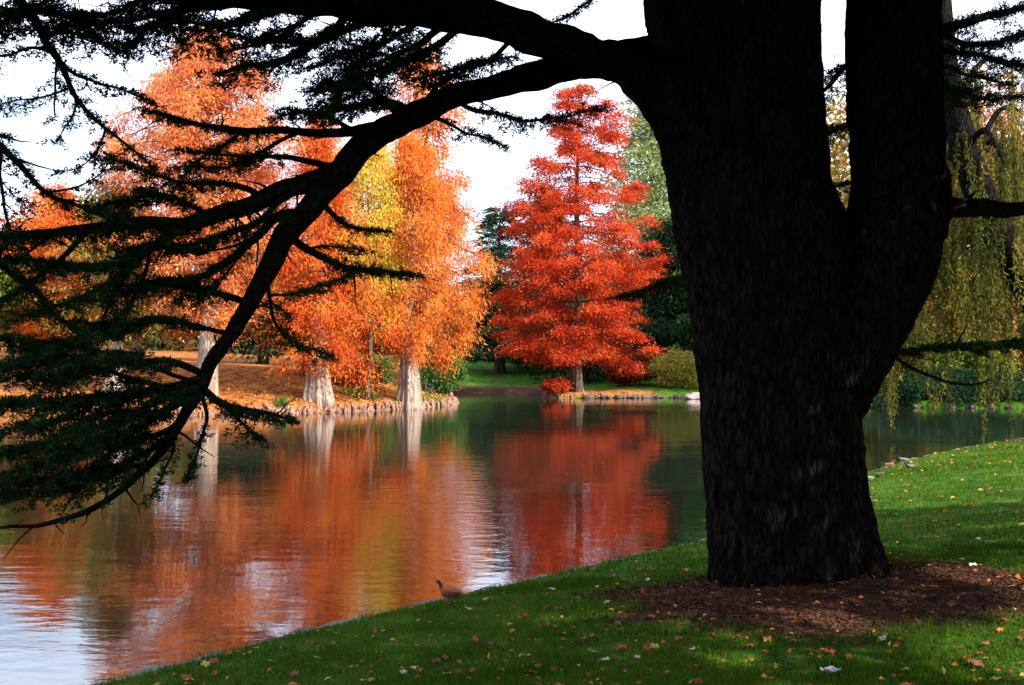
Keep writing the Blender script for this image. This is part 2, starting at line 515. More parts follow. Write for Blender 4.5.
def build_water():
    m, nt, N, Lk, out = new_mat('lake_water')
    tc = N.new('ShaderNodeTexCoord')

    def wave(sx, sy, rot, detail, scale=1.0):
        mp = N.new('ShaderNodeMapping')
        mp.inputs['Scale'].default_value = (sx, sy, 1)
        mp.inputs['Rotation'].default_value = (0, 0, R(rot))
        Lk.new(tc.outputs['Object'], mp.inputs['Vector'])
        q = N.new('ShaderNodeTexNoise')
        q.inputs['Scale'].default_value = scale
        q.inputs['Detail'].default_value = detail
        q.inputs['Roughness'].default_value = 0.5
        Lk.new(mp.outputs[0], q.inputs['Vector'])
        return q.outputs['Fac']
    a = wave(2.2, 4.6, 8, 3)
    b = wave(0.5, 1.1, -6, 2)
    c = wave(0.12, 0.16, 20, 2)
    # gusts: some stretches of the lake are calmer than others
    gust = N.new('ShaderNodeMapRange')
    gust.inputs['From Min'].default_value = 0.35
    gust.inputs['From Max'].default_value = 0.65
    gust.inputs['To Min'].default_value = 0.45
    gust.inputs['To Max'].default_value = 1.2
    Lk.new(c, gust.inputs['Value'])
    lane_sum = gust.outputs[0]
    for (cx, cy, rx, ry, amp) in ((-0.9, 16.5, 1.3, 8.5, 2.6), (-5.6, 9.3, 2.4, 3.2, 1.3), (-1.6, 10.5, 0.9, 1.6, 0.8), (2.2, 15.5, 0.8, 3.0, 1.0)):
        # a lane where a breath of wind roughens the water
        lm = N.new('ShaderNodeMapping'); lm.vector_type = 'POINT'
        lm.inputs['Location'].default_value = (-cx / rx, -cy / ry, 0)
        lm.inputs['Scale'].default_value = (1 / rx, 1 / ry, 1)
        Lk.new(tc.outputs['Object'], lm.inputs['Vector'])
        gr = N.new('ShaderNodeTexGradient'); gr.gradient_type = 'SPHERICAL'
        Lk.new(lm.outputs[0], gr.inputs['Vector'])
        ma = N.new('ShaderNodeMath'); ma.operation = 'MULTIPLY_ADD'
        Lk.new(gr.outputs['Fac'], ma.inputs[0]); ma.inputs[1].default_value = amp
        Lk.new(lane_sum, ma.inputs[2])
        lane_sum = ma.outputs[0]
    am = N.new('ShaderNodeMath'); am.operation = 'MULTIPLY'
    Lk.new(a, am.inputs[0]); Lk.new(lane_sum, am.inputs[1])
    sm = N.new('ShaderNodeMath'); sm.operation = 'MULTIPLY_ADD'
    Lk.new(b, sm.inputs[0]); sm.inputs[1].default_value = 1.4
    Lk.new(am.outputs[0], sm.inputs[2])
    bp = N.new('ShaderNodeBump')
    bp.inputs['Strength'].default_value = 1.0
    bp.inputs['Distance'].default_value = 0.0042
    Lk.new(sm.outputs[0], bp.inputs['Height'])
    bs = N.new('ShaderNodeBsdfPrincipled')
    bs.inputs['Base Color'].default_value = (0.010, 0.014, 0.008, 1)
    bs.inputs['Roughness'].default_value = 0.03
    bs.inputs['IOR'].default_value = 2.8
    Lk.new(bp.outputs[0], bs.inputs['Normal'])
    Lk.new(bs.outputs[0], out.inputs['Surface'])
    V = np.array([(-75, -20, 0), (60, -20, 0), (60, 90, 0), (-75, 90, 0)], float)
    me = mesh_np('lake_water', V, [np.array([[0, 1, 2, 3]])], m)
    o = bpy.data.objects.new('lake_water', me)
    C.objects.link(o)
    tag(o, 'rippled lake surface mirroring the autumn trees', None, None, 'structure')


build_water()

# the low stone edging along the near shore
def build_edging():
    P = catmull(LAKE_CTRL[-2:] + LAKE_CTRL[:12], 24)
    d = np.gradient(P, axis=0)
    nrm2 = nrm(np.stack([d[:, 1], -d[:, 0]], -1))
    n = len(P)
    rows = []
    for off, z in ((-0.06, -0.25), (-0.05, 0.05), (0.0, 0.08), (0.07, 0.08), (0.15, 0.06)):
        jit = np.array([mnoise.noise(Vector((p[0] * 2.2, p[1] * 2.2, off * 9))) for p in P])
        j2 = np.array([mnoise.noise(Vector((p[0] * 5.5, p[1] * 5.5, 5 + off * 9))) for p in P])
        q = P + nrm2 * (off + 0.05 * jit)[:, None]
        rows.append(np.column_stack([q, z + (0.06 * j2 if z > 0 else 0 * j2)]))
    V = np.stack(rows, 1)
    k = V.shape[1]
    i = np.arange(n - 1)[:, None] * k
    j = np.arange(k - 1)[None, :]
    F = np.stack([i + j, i + j + 1, i + k + j + 1, i + k + j], -1).reshape(-1, 4)
    b = Buf(); b.add(V.reshape(-1, 3), F)
    o = b.obj('path_kerb', M['kerb'], smooth=True)
    tag(o, 'low grey stone kerb along the near shore of the lake', None, None, 'structure')


build_edging()

# ------------------------------------------------------------------ the big cedar in front
CED = np.array([2.36, 8.25, float(height(2.36, 8.25)) - 0.05])


def ppath(pts, d0=None, sub=6):
    """(px, py, depth, radius px) control points -> smooth world path and radii in metres"""
    P, Rr = [], []
    for p in pts:
        P.append(at(p[0], p[1], p[2]))
        Rr.append(p[3] * p[2] / FPX)
    P = catmull(P, sub)
    t = np.linspace(0, len(Rr) - 1, len(P))
    return P, np.interp(t, np.arange(len(Rr)), Rr)


def remeshed(bufs, voxel, name):
    """fuse overlapping tubes into one continuous skin"""
    b = Buf()
    for V, F in bufs:
        b.add(V, F)
    me = mesh_np(name, np.concatenate(b.V), b.F, None)
    o = bpy.data.objects.new(name, me)
    C.objects.link(o)
    md = o.modifiers.new('fuse', 'REMESH')
    md.mode = 'VOXEL'
    md.voxel_size = voxel
    sm = o.modifiers.new('soft', 'SMOOTH')
    sm.factor = 0.6
    sm.iterations = 5
    dg = bpy.context.evaluated_depsgraph_get()
    res = bpy.data.meshes.new_from_object(o.evaluated_get(dg))
    bpy.data.objects.remove(o)
    return res


cedar = empty('cedar_tree', CED, 'huge dark cedar with forked trunk, arching limbs reaching left over the water', 'tree')


def cedar_trunk():
    bufs = []
    base_z = CED[2]
    left = [(800, 612, 8.25, 92), (797, 578, 8.25, 86), (792, 545, 8.25, 82), (786, 500, 8.25, 78), (778, 410, 8.25, 75), (771, 330, 8.25, 74),
            (763, 250, 8.25, 78), (751, 200, 8.25, 78), (742, 140, 8.25, 81), (736, 60, 8.25, 81), (730, 0, 8.25, 86),
            (724, -110, 8.3, 84), (716, -300, 8.4, 70), (712, -600, 8.5, 52), (716, -1000, 8.6, 28), (720, -1350, 8.6, 8)]
    P, r = ppath(left, sub=5)
    bufs.append(tube(P, r, 40, rough=0.03, squash=1.0, seed=1))
    right = [(800, 430, 8.3, 48), (824, 375, 8.3, 53), (846, 330, 8.3, 54), (867, 290, 8.3, 53), (884, 250, 8.3, 50), (898, 200, 8.3, 45), (897, 150, 8.3, 44),
             (894, 80, 8.3, 43.5), (892, 0, 8.35, 43.5), (893, -150, 8.5, 42), (905, -400, 8.7, 34), (915, -800, 9, 20), (920, -1200, 9.2, 6)]
    P, r = ppath(right, sub=5)
    bufs.append(tube(P, r, 28, rough=0.03, seed=2))
    # root flare
    for a, ln, r0 in ((25, .80, .22), (100, .76, .26), (310, .80, .22)):
        dx, dy = math.cos(R(a)), math.sin(R(a))
        pts = []
        for k, (t, hh) in enumerate(((0.2, 1.1), (0.38, 0.65), (0.52, 0.32), (0.64, 0.10), (ln, -0.12))):
            x, y = CED[0] + dx * t, CED[1] + dy * t
            pts.append((x, y, base_z + hh))
        P = catmull(pts, 4)
        bufs.append(tube(P, np.linspace(r0, 0.07, len(P)), 12, seed=a))
    # stubs that carry the two limbs
    P, r = ppath([(745, 165, 8.2, 60), (705, 128, 8.1, 48), (672, 98, 8.02, 34), (650, 82, 7.98, 27), (632, 71, 7.95, 21)], sub=4)
    bufs.append(tube(P, r, 16, seed=4))
    P, r = ppath([(740, 60, 8.4, 40), (700, 54, 8.5, 26), (664, 53, 8.55, 20), (645, 54, 8.56, 16)], sub=4)
    bufs.append(tube(P, r, 14, seed=5))
    me = remeshed(bufs, 0.026, 'trunk')
    n = len(me.vertices)
    co = np.empty(n * 3, np.float32); me.vertices.foreach_get('co', co); co = co.reshape(-1, 3)
    no = np.empty(n * 3, np.float32); me.vertices.foreach_get('normal', no); no = no.reshape(-1, 3)
    disp = np.array([mnoise.noise(Vector((p[0] * 7.5, p[1] * 7.5, p[2] * 1.1))) * 0.022
                     + (0.5 - abs(mnoise.noise(Vector((p[0] * 15, p[1] * 15, p[2] * 3.0))))) * 0.075 - 0.02
                     + mnoise.noise(Vector((p[0] * 2, p[1] * 2, p[2] * 0.8 + 7))) * 0.05 for p in co])
    co = co + no * disp[:, None] - CED
    me.vertices.foreach_set('co', co.astype(np.float32).ravel())
    me.polygons.foreach_set('use_smooth', np.ones(len(me.polygons), dtype=bool))
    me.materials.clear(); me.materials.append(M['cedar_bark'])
    me.update()
    o = bpy.data.objects.new('trunk', me)
    C.objects.link(o)
    o.parent = cedar


cedar_trunk()


def resample(P, step):
    seg = np.linalg.norm(np.diff(P, axis=0), axis=1)
    s = np.concatenate(([0], np.cumsum(seg)))
    n = max(int(s[-1] / step), 2)
    q = np.linspace(0, s[-1], n + 1)
    return np.stack([np.interp(q, s, P[:, k]) for k in range(3)], -1), q / s[-1]


UP = np.array([0, 0, 1.0])


def spray(P, spread, t0=0.2, dens=1.0, droop=0.25, needle=0.034, keep=None):
    """cedar foliage plates along a branch: side twigs, sub-twigs and rosettes of needles"""
    wood, cs, ds = Buf(), [], []
    spread = spread * 1.15
    Q, T = resample(P, 0.055 / dens)
    tan = nrm(np.gradient(Q, axis=0))
    for i in range(len(Q)):
        t = T[i]
        if t < t0:
            continue
        for side in (-1, 1):
            if random.random() < 0.10:
                continue
            lat = nrm(np.cross(tan[i], UP)) * side
            ln = spread * random.uniform(0.35, 1.0) * (1 - 0.55 * max(t - 0.55, 0) / 0.45)
            ln *= 0.55 + 0.45 * min((t - t0) / 0.2, 1)
            d = nrm(lat * random.uniform(0.6, 1.0) + tan[i] * random.uniform(0.35, 0.9) + UP * random.uniform(-0.26, 0.20))
            k = np.linspace(0, 1, max(int(ln / 0.028), 4))
            tw = Q[i] + d * (k * ln)[:, None] - UP * (droop * ln * k * k)[:, None]
            tw = tw + rng.normal(0, 0.006, tw.shape)
            if len(tw) > 5:
                wood.add(*tube(tw[::3], np.linspace(0.006, 0.0025, len(tw[::3])), 3, cap=False))
            cs.append(tw); ds.append(np.tile(d, (len(tw), 1)))
            # sub-twigs
            for j in range(2, len(tw), 2):
                l2 = random.uniform(0.06, 0.19) * (1.1 - 0.6 * k[j])
                d2 = nrm(np.cross(d, UP)) * (1 if (j // 2) % 2 else -1)
                d2 = nrm(d2 * 0.8 + d * 0.7 + UP * random.uniform(-0.25, 0.15))
                m = max(int(l2 / 0.026), 2)
                u = (np.arange(m) + 1) / m * l2
                cs.append(tw[j] + d2 * u[:, None]); ds.append(np.tile(d2, (m, 1)))
    if not cs:
        return None, wood
    c, d = np.concatenate(cs), np.concatenate(ds)
    if keep is not None:
        k = keep(c)
        c, d = c[k], d[k]
    if len(c) == 0:
        return None, wood
    per = 9
    c = np.repeat(c, per, 0)
    d = np.repeat(d, per, 0)
    dirs = nrm(rng.normal(size=c.shape) * [1, 1, 0.8] + UP * 0.30 + d * 0.5)
    f = Buf()
    f.add(*rhombs(c + rng.normal(0, 0.008, c.shape), dirs, rng.uniform(0.6, 1.3, len(c)) * needle, rng.uniform(0.006, 0.013, len(c)), bend=0.0))
    return f, wood


def limb(ctrl, foliage=None, sub=6, seg=9, twigs=()):
    """one limb of the cedar (a part) with its needles (a sub-part). twigs: extra side branches joined to it"""
    wood, leaf = Buf(), Buf()
    P, r = ppath(ctrl, sub=sub)
    if ctrl[0][3] <= 9:
        r = r * 0.78
    j = 0.012 * np.minimum(1, r / 0.03)
    P = P + np.stack([[mnoise.noise(Vector((p[0] * 3, p[1] * 3, p[2] * 3 + q))) for q in (0, 9, 21)] for p in P]) * (0.03 + j[:, None])
    wood.add(*tube(P, r, seg, rough=0.20, seed=len(ctrl)))
    Qs, Ts = resample(P, 0.13)
    tg = nrm(np.gradient(Qs, axis=0))
    for i in range(2, len(Qs) - 1):
        if random.random() < 0.55:
            rl = float(np.interp(Ts[i], np.linspace(0, 1, len(r)), r))
            dd = nrm(rng.normal(size=3) * [1, 1, 0.8] + tg[i] * 0.6)
            ln = random.uniform(0.06, 0.34)
            kk = np.linspace(0, 1, 5)[:, None]
            st = Qs[i] + dd * kk * (ln + rl) + rng.normal(0, 0.012, (5, 3)) * kk - UP * 0.12 * ln * kk ** 2
            wood.add(*tube(st, np.linspace(min(0.012, rl * 0.5), 0.0025, 5), 4, cap=False))
    if foliage:
        f, w = spray(P, **foliage)
        for V, F in zip(w.V, [0] * 0):
            pass
        if w.V:
            wood.add(np.concatenate(w.V), list(w.F))
        if f:
            leaf.add(np.concatenate(f.V), list(f.F))
    for ct, fo in twigs:
        P2, r2 = ppath(ct, sub=5)
        r2 = r2 * 0.75
        P2 = P2 + np.stack([[mnoise.noise(Vector((p[0] * 4, p[1] * 4, p[2] * 4 + q))) for q in (0, 9, 21)] for p in P2]) * 0.035
        wood.add(*tube(P2, r2, 6, rough=0.12))
        if fo:
            f, w = spray(P2, **fo)
            if w.V:
                wood.add(np.concatenate(w.V), list(w.F))
            if f:
                leaf.add(np.concatenate(f.V), list(f.F))
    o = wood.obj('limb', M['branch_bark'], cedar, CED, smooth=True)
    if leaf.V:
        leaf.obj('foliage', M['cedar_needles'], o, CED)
    return o


F_ = lambda spread=0.3, t0=0.15, dens=1.0, droop=0.25, **k: dict(spread=spread, t0=t0, dens=dens * 0.88, droop=droop, **k)

# upper limb: leaves the trunk low, climbs to the top edge of the picture
limb([(690, 112, 8.05, 36), (655, 86, 7.98, 28), (625, 68, 7.95, 20), (590, 55, 7.9, 19), (541, 37, 7.85, 19), (490, 18, 7.75, 18.5), (440, 9, 7.65, 21),
      (390, 4, 7.5, 21), (340, 0, 7.35, 20), (260, -2, 7.1, 17), (180, -8, 6.9, 13), (90, -30, 6.7, 10), (0, -60, 6.5, 8), (-70, -62, 6.25, 7), (-130, -40, 6.05, 5)], None, seg=14,
     twigs=[([(470, 14, 7.75, 6), (440, 42, 7.6, 5), (400, 62, 7.45, 4), (362, 78, 7.3, 3), (325, 92, 7.2, 1.5)], F_(0.42, 0.1, 0.75)),
            ([(430, 12, 7.7, 5), (395, 36, 7.8, 4), (350, 52, 7.9, 3), (312, 66, 8.0, 1.5)], F_(0.40, 0.2, 0.8)),
            ([(350, 8, 7.4, 7), (325, 38, 7.2, 6), (285, 58, 7.1, 5), (250, 66, 7.0, 4), (216, 73, 6.95, 2)], F_(0.30, 0.15, 1.3)),
            ([(330, 4, 7.4, 5), (300, 24, 7.3, 3), (265, 34, 7.2, 2.5), (232, 46, 7.15, 1)], F_(0.36, 0.1, 0.75)),
            ([(280, 0, 7.2, 5), (240, 18, 7.0, 3), (205, 26, 6.95, 2), (178, 40, 6.9, 1)], F_(0.34, 0.1, 0.75)),
            ([(215, -4, 7.0, 5), (180, 14, 6.8, 3), (150, 28, 6.7, 2), (128, 44, 6.65, 1)], F_(0.34, 0.1, 0.75)),
            ([(160, -8, 6.9, 4), (120, 8, 6.75, 3), (84, 16, 6.7, 2), (52, 34, 6.6, 1)], F_(0.36, 0.1, 0.7)),
            ([(520, 30, 7.8, 4), (490, 58, 8.0, 3), (450, 70, 8.1, 2), (408, 82, 8.2, 1)], F_(0.34, 0.3, 0.8)),
            ([(400, 8, 7.5, 4), (380, 44, 7.2, 3), (352, 72, 7.1, 2), (335, 104, 7.05, 1)], F_(0.36, 0.2, 1.1)),
            ([(610, -20, 8.0, 3), (590, 2, 7.9, 2), (570, 14, 7.8, 1.5), (552, 21, 7.75, 1)], F_(0.10, 0.2, 0.9)),
            ])

# lower limb: from behind the upper one, arching down to the water at the left
limb([(690, 54, 8.55, 22), (655, 53, 8.56, 18), (615, 58, 8.5, 17), (575, 66, 8.4, 15.5), (530, 77, 8.3, 14.5), (480, 90, 8.15, 11.5), (430, 107, 8.0, 12.5), (390, 129, 7.9, 13.5),
      (350, 161, 7.8, 13), (318, 194, 7.7, 12), (288, 235, 7.6, 11.5), (260, 284, 7.5, 9.5), (234, 326, 7.4, 8), (212, 362, 7.3, 7), (197, 395, 7.25, 6.5),
      (176, 430, 7.2, 5), (150, 465, 7.15, 4), (120, 492, 7.1, 3.5), (80, 515, 7.05, 3), (30, 527, 7.0, 2), (-25, 533, 6.95, 1.2)], None, seg=12,
     twigs=[([(455, 98, 8.1, 4), (480, 112, 8.2, 3), (520, 119, 8.3, 2), (562, 117, 8.4, 1.5), (602, 110, 8.45, 1)], F_(0.24, 0.1, 0.9)),
            ([(430, 112, 8.0, 4), (455, 128, 8.1, 2), (480, 134, 8.2, 1.5), (505, 146, 8.25, 1)], F_(0.22, 0.2, 0.8)),
            ([(420, 108, 8.0, 5), (440, 84, 8.1, 3), (470, 66, 8.3, 2), (512, 56, 8.4, 1)], F_(0.38, 0.1, 0.9)),
            ([(405, 118, 7.9, 6), (372, 92, 7.6, 4), (345, 82, 7.4, 3), (322, 90, 7.3, 1.5)], F_(0.36, 0.1, 1.1)),
            ])

# the level limb that carries the dark shelf at the left
limb([(356, 158, 7.8, 11), (325, 172, 7.75, 10.5), (290, 188, 7.65, 10), (250, 207, 7.55, 8.5), (205, 219, 7.4, 8), (150, 226, 7.2, 6.5), (100, 229, 7.0, 5.5), (50, 231, 6.85, 4.5), (-20, 234, 6.7, 3)],
     F_(0.42, 0.3, 1.3, 0.18), seg=10,
     twigs=[([(270, 198, 7.6, 5), (235, 186, 7.5, 4), (200, 184, 7.4, 3), (165, 178, 7.3, 2), (110, 160, 7.2, 1)], F_(0.26, 0.15, 1.1)),
            ([(215, 216, 7.45, 4), (180, 200, 7.3, 3), (140, 196, 7.2, 2), (100, 210, 7.1, 1)], F_(0.34, 0.1, 1.2)),
            ([(192, 220, 7.35, 5), (163, 237, 7.2, 5), (140, 260, 7.1, 4.5), (120, 282, 7.0, 3), (100, 320, 6.95, 1.5)], F_(0.22, 0.5, 1.0)),
            ([(85, 229, 6.95, 4), (66, 254, 6.85, 4), (40, 276, 6.8, 3), (10, 297, 6.75, 2.5), (-25, 305, 6.7, 2)], F_(0.24, 0.3, 0.9)),
            ([(60, 231, 6.9, 3), (30, 250, 6.7, 2), (5, 262, 6.6, 1.5), (-20, 270, 6.55, 1)], F_(0.26, 0.2, 0.9)),
            ])

# thin level limbs across the orange crowns
limb([(402, 124, 7.95, 8), (370, 130, 7.9, 7), (335, 133, 7.8, 6), (290, 131, 7.65, 5), (240, 130, 7.5, 4.5), (195, 122, 7.4, 3.5), (150, 111, 7.3, 1.5)], F_(0.24, 0.45, 1.0, 0.12),
     twigs=[([(355, 132, 7.85, 4), (325, 118, 7.7, 2.5), (298, 112, 7.6, 2), (275, 118, 7.5, 1)], F_(0.2, 0.15, 1.0)),
            ([(300, 131, 7.7, 3), (262, 152, 7.6, 2.5), (222, 168, 7.5, 2), (176, 168, 7.4, 1)], F_(0.2, 0.2, 1.0)),
            ([(250, 130, 7.5, 3), (225, 146, 7.4, 2), (205, 158, 7.3, 1.5), (186, 172, 7.25, 1)], F_(0.18, 0.1, 1.0))])
limb([(300, 214, 7.62, 7), (274, 222, 7.5, 6), (248, 245, 7.4, 5.5), (222, 266, 7.3, 4.5), (196, 278, 7.2, 3.5), (160, 283, 7.1, 2.5), (118, 284, 7.0, 1.5)], F_(0.28, 0.3, 1.2, 0.12),
     twigs=[([(262, 232, 7.45, 2.5), (235, 244, 7.4, 2), (205, 250, 7.3, 1.2), (176, 252, 7.25, 0.8)], F_(0.12, 0.6, 0.6)),
            ([(240, 252, 7.4, 2), (228, 275, 7.3, 1.5), (205, 292, 7.2, 1), (180, 300, 7.1, 0.8)], F_(0.2, 0.3, 0.9))])
limb([(248, 304, 7.48, 5), (232, 296, 7.4, 4.5), (205, 289, 7.3, 4), (170, 285, 7.2, 3), (130, 290, 7.1, 1.5)], F_(0.34, 0.2, 1.5, 0.15))
limb([(290, 234, 7.62, 5.5), (312, 250, 7.7, 5), (336, 264, 7.8, 4), (368, 271, 7.9, 3), (408, 273, 8.0, 1.5)], F_(0.26, 0.25, 1.4, 0.12),
     twigs=[([(312, 250, 7.7, 2), (335, 244, 7.8, 1.5), (360, 248, 7.9, 1)], F_(0.16, 0.2, 0.9))])
limb([(318, 198, 7.7, 4), (336, 216, 7.8, 3.5), (352, 226, 7.85, 3), (385, 232, 7.9, 1.2)], F_(0.18, 0.3, 1.0, 0.12))
limb([(266, 276, 7.5, 3), (272, 302, 7.4, 2.5), (280, 328, 7.35, 2), (300, 346, 7.3, 1.5), (330, 356, 7.3, 1)], F_(0.2, 0.25, 1.1, 0.3),
     twigs=[([(270, 296, 7.4, 2), (292, 296, 7.5, 1.6), (318, 286, 7.6, 1.2), (342, 278, 7.65, 1)], F_(0.2, 0.15, 1.1, 0.12)),
            ([(250, 310, 7.4, 2), (268, 306, 7.45, 1.5), (285, 316, 7.5, 1)], F_(0.1, 0.3, 0.8))])

# the heavy shelves low on the left
limb([(206, 378, 7.28, 6), (175, 386, 7.2, 5), (140, 392, 7.1, 4.5), (95, 397, 7.0, 4), (45, 402, 6.9, 3), (-25, 406, 6.8, 2)], F_(0.46, 0.05, 1.5, 0.2),
     twigs=[([(160, 388, 7.15, 4), (120, 374, 7.0, 3), (75, 372, 6.9, 2.5), (20, 378, 6.8, 1.5)], F_(0.38, 0.1, 1.3)),
            ([(110, 396, 7.0, 3), (75, 412, 6.85, 2.5), (40, 424, 6.75, 2), (-10, 430, 6.7, 1)], F_(0.32, 0.1, 1.2)),
            ([(190, 382, 7.25, 3), (160, 368, 7.3, 2.5), (120, 352, 7.35, 2), (70, 346, 7.4, 1.5), (10, 348, 7.4, 1)], F_(0.24, 0.15, 1.1))])
limb([(200, 392, 7.25, 6), (165, 412, 7.15, 5), (128, 432, 7.0, 4), (92, 446, 6.9, 3.5), (45, 462, 6.8, 2.5), (-5, 474, 6.75, 1.2)], F_(0.36, 0.1, 1.3, 0.3),
     twigs=[([(170, 410, 7.15, 3), (140, 414, 7.3, 2.5), (105, 416, 7.4, 2), (60, 430, 7.5, 1)], F_(0.3, 0.1, 1.1)),
            ([(140, 426, 7.05, 3), (118, 448, 6.9, 2), (92, 468, 6.85, 1.5), (50, 486, 6.8, 1)], F_(0.22, 0.15, 1.0, 0.35))])
limb([(202, 388, 7.25, 5), (222, 402, 7.3, 4.5), (245, 410, 7.35, 3.5), (268, 413, 7.4, 2.5), (294, 419, 7.45, 1)], F_(0.22, 0.1, 1.5, 0.3),
     twigs=[([(212, 398, 7.27, 3), (232, 416, 7.2, 2.5), (248, 426, 7.2, 2), (262, 442, 7.15, 1)], F_(0.16, 0.1, 1.2, 0.35)),
            ([(204, 396, 7.26, 3), (206, 420, 7.2, 2.5), (198, 446, 7.15, 2), (186, 476, 7.1, 1)], F_(0.12, 0.3, 0.9, 0.4))])
limb([(186, 412, 7.22, 4.5), (165, 440, 7.1, 4), (130, 462, 7.0, 3.5), (95, 478, 6.9, 2.5), (45, 490, 6.85, 1.5), (-10, 494, 6.8, 1)], F_(0.26, 0.15, 1.3, 0.35),
     twigs=[([(175, 428, 7.18, 2.5), (172, 452, 7.05, 2), (160, 478, 7.0, 1.5), (148, 498, 6.95, 1)], F_(0.13, 0.2, 0.9, 0.4))])
limb([(-16, 365, 6.64, 2.5), (-36, 352, 6.52, 4), (-10, 338, 6.5, 4.5), (40, 344, 6.7, 4), (80, 338, 6.8, 3), (125, 326, 6.9, 1.5)], F_(0.28, 0.2, 1.0, 0.2))
limb([(34, 232, 6.82, 4), (4, 244, 6.68, 4), (2, 266, 6.58, 4), (30, 290, 6.6, 4), (62, 318, 6.7, 3), (110, 334, 6.8, 1.2)], F_(0.22, 0.35, 0.9, 0.2))

# sparse boughs hanging from above at the top left
limb([(-22, -62, 6.42, 7), (0, -36, 6.36, 7), (14, -8, 6.35, 7), (34, 22, 6.5, 6), (46, 48, 6.55, 5), (62, 76, 6.6, 4), (84, 104, 6.65, 3), (106, 130, 6.7, 2.2), (130, 150, 6.75, 1.5), (152, 166, 6.8, 1)],
     F_(0.2, 0.25, 0.6, 0.3),
     twigs=[([(46, 48, 6.55, 3.5), (70, 72, 6.6, 2.5), (95, 84, 6.7, 2), (125, 92, 6.8, 1.5), (148, 100, 6.85, 1)], F_(0.16, 0.2, 0.9)),
            ([(40, 34, 6.5, 4), (62, 32, 6.6, 3), (92, 36, 6.7, 2), (118, 48, 6.75, 1)], F_(0.32, 0.1, 1.0)),
            ([(46, 50, 6.55, 3), (30, 52, 6.4, 2), (8, 56, 6.3, 1.5), (-20, 55, 6.2, 1)], F_(0.14, 0.2, 0.7)),
            ([(54, 62, 6.58, 2), (55, 90, 6.5, 1.6), (56, 116, 6.45, 1)], F_(0.07, 0.2, 0.5)),
            ([(78, 98, 6.64, 2), (72, 118, 6.6, 1.5), (58, 140, 6.55, 0.8)], F_(0.08, 0.3, 0.5)),
            ([(104, 128, 6.7, 2), (98, 150, 6.65, 1.5), (80, 164, 6.6, 1), (62, 168, 6.55, 0.6)], F_(0.11, 0.2, 0.7)),
            ([(70, 88, 6.6, 2), (45, 96, 6.5, 1.5), (15, 102, 6.4, 1), (-15, 110, 6.35, 0.7)], F_(0.1, 0.2, 0.6)),
            ])
limb([(-112, -47, 6.12, 5), (-98, 6, 6.08, 5), (-60, 32, 6.1, 5), (-25, 22, 6.2, 6), (5, 14, 6.3, 5), (40, 12, 6.5, 3.5), (90, 22, 6.7, 1.5)], F_(0.42, 0.1, 1.1, 0.15))
limb([(-104, -50, 6.14, 5), (-112, 20, 6.1, 5), (-88, 84, 6.12, 5), (-50, 116, 6.2, 5), (-10, 140, 6.35, 5), (14, 164, 6.5, 4), (42, 190, 6.6, 3), (82, 208, 6.7, 2), (125, 222, 6.8, 1)], F_(0.22, 0.25, 0.9, 0.2),
     twigs=[([(0, 152, 6.4, 3), (2, 185, 6.3, 2.5), (6, 215, 6.3, 2), (14, 245, 6.3, 1)], F_(0.18, 0.1, 0.9)),
            ([(42, 190, 6.6, 2), (70, 186, 6.6, 1.5), (96, 176, 6.7, 1), (112, 160, 6.7, 0.6)], F_(0.1, 0.3, 0.6))])

# more shelves filling the dark mass at the left
limb([(180, 226, 7.3, 5), (150, 250, 7.0, 4), (110, 262, 6.9, 3), (60, 262, 6.8, 2), (10, 258, 6.7, 1)], F_(0.32, 0.1, 1.2, 0.2),
     twigs=[([(140, 254, 7.0, 3), (110, 282, 6.9, 2.5), (70, 300, 6.8, 2), (20, 318, 6.7, 1)], F_(0.30, 0.1, 1.1)),
            ([(150, 250, 7.0, 3), (138, 290, 7.0, 2.5), (118, 318, 6.95, 2), (84, 330, 6.9, 1)], F_(0.26, 0.2, 1.1))])
limb([(230, 332, 7.4, 3.2), (200, 326, 7.3, 3), (165, 321, 7.2, 2.6), (125, 328, 7.1, 2), (85, 322, 7.0, 1)], F_(0.26, 0.12, 1.1, 0.15))
limb([(204, 376, 7.28, 5), (170, 360, 7.1, 4), (130, 360, 6.9, 3.5), (80, 356, 6.8, 2.5), (20, 362, 6.7, 2), (-30, 366, 6.6, 1)], F_(0.36, 0.1, 1.2, 0.2))
limb([(200, 386, 7.25, 5), (160, 402, 6.9, 4), (110, 422, 6.75, 3), (60, 440, 6.65, 2.5), (5, 452, 6.6, 1.5)], F_(0.40, 0.05, 1.2, 0.2))
limb([(150, 465, 7.15, 3.5), (110, 470, 7.0, 3), (60, 474, 6.9, 2), (0, 484, 6.85, 1)], F_(0.30, 0.05, 1.2, 0.25))
limb([(180, 424, 7.2, 4), (150, 436, 7.3, 3), (110, 440, 7.4, 2.5), (60, 452, 7.4, 1.5)], F_(0.34, 0.1, 1.2, 0.25))
limb([(340, 168, 7.75, 5), (310, 160, 7.6, 4), (270, 158, 7.5, 3), (225, 152, 7.4, 2), (180, 150, 7.3, 1)], F_(0.22, 0.3, 0.9, 0.12))
limb([(300, 186, 7.65, 5), (265, 216, 7.4, 4), (220, 236, 7.25, 3), (170, 246, 7.1, 2), (120, 250, 7.0, 1)], F_(0.30, 0.2, 1.1, 0.15))
limb([(415, 112, 7.95, 6), (388, 104, 7.9, 5), (355, 106, 7.8, 4), (318, 112, 7.7, 2.5), (285, 110, 7.6, 1)], F_(0.34, 0.1, 1.2, 0.18))
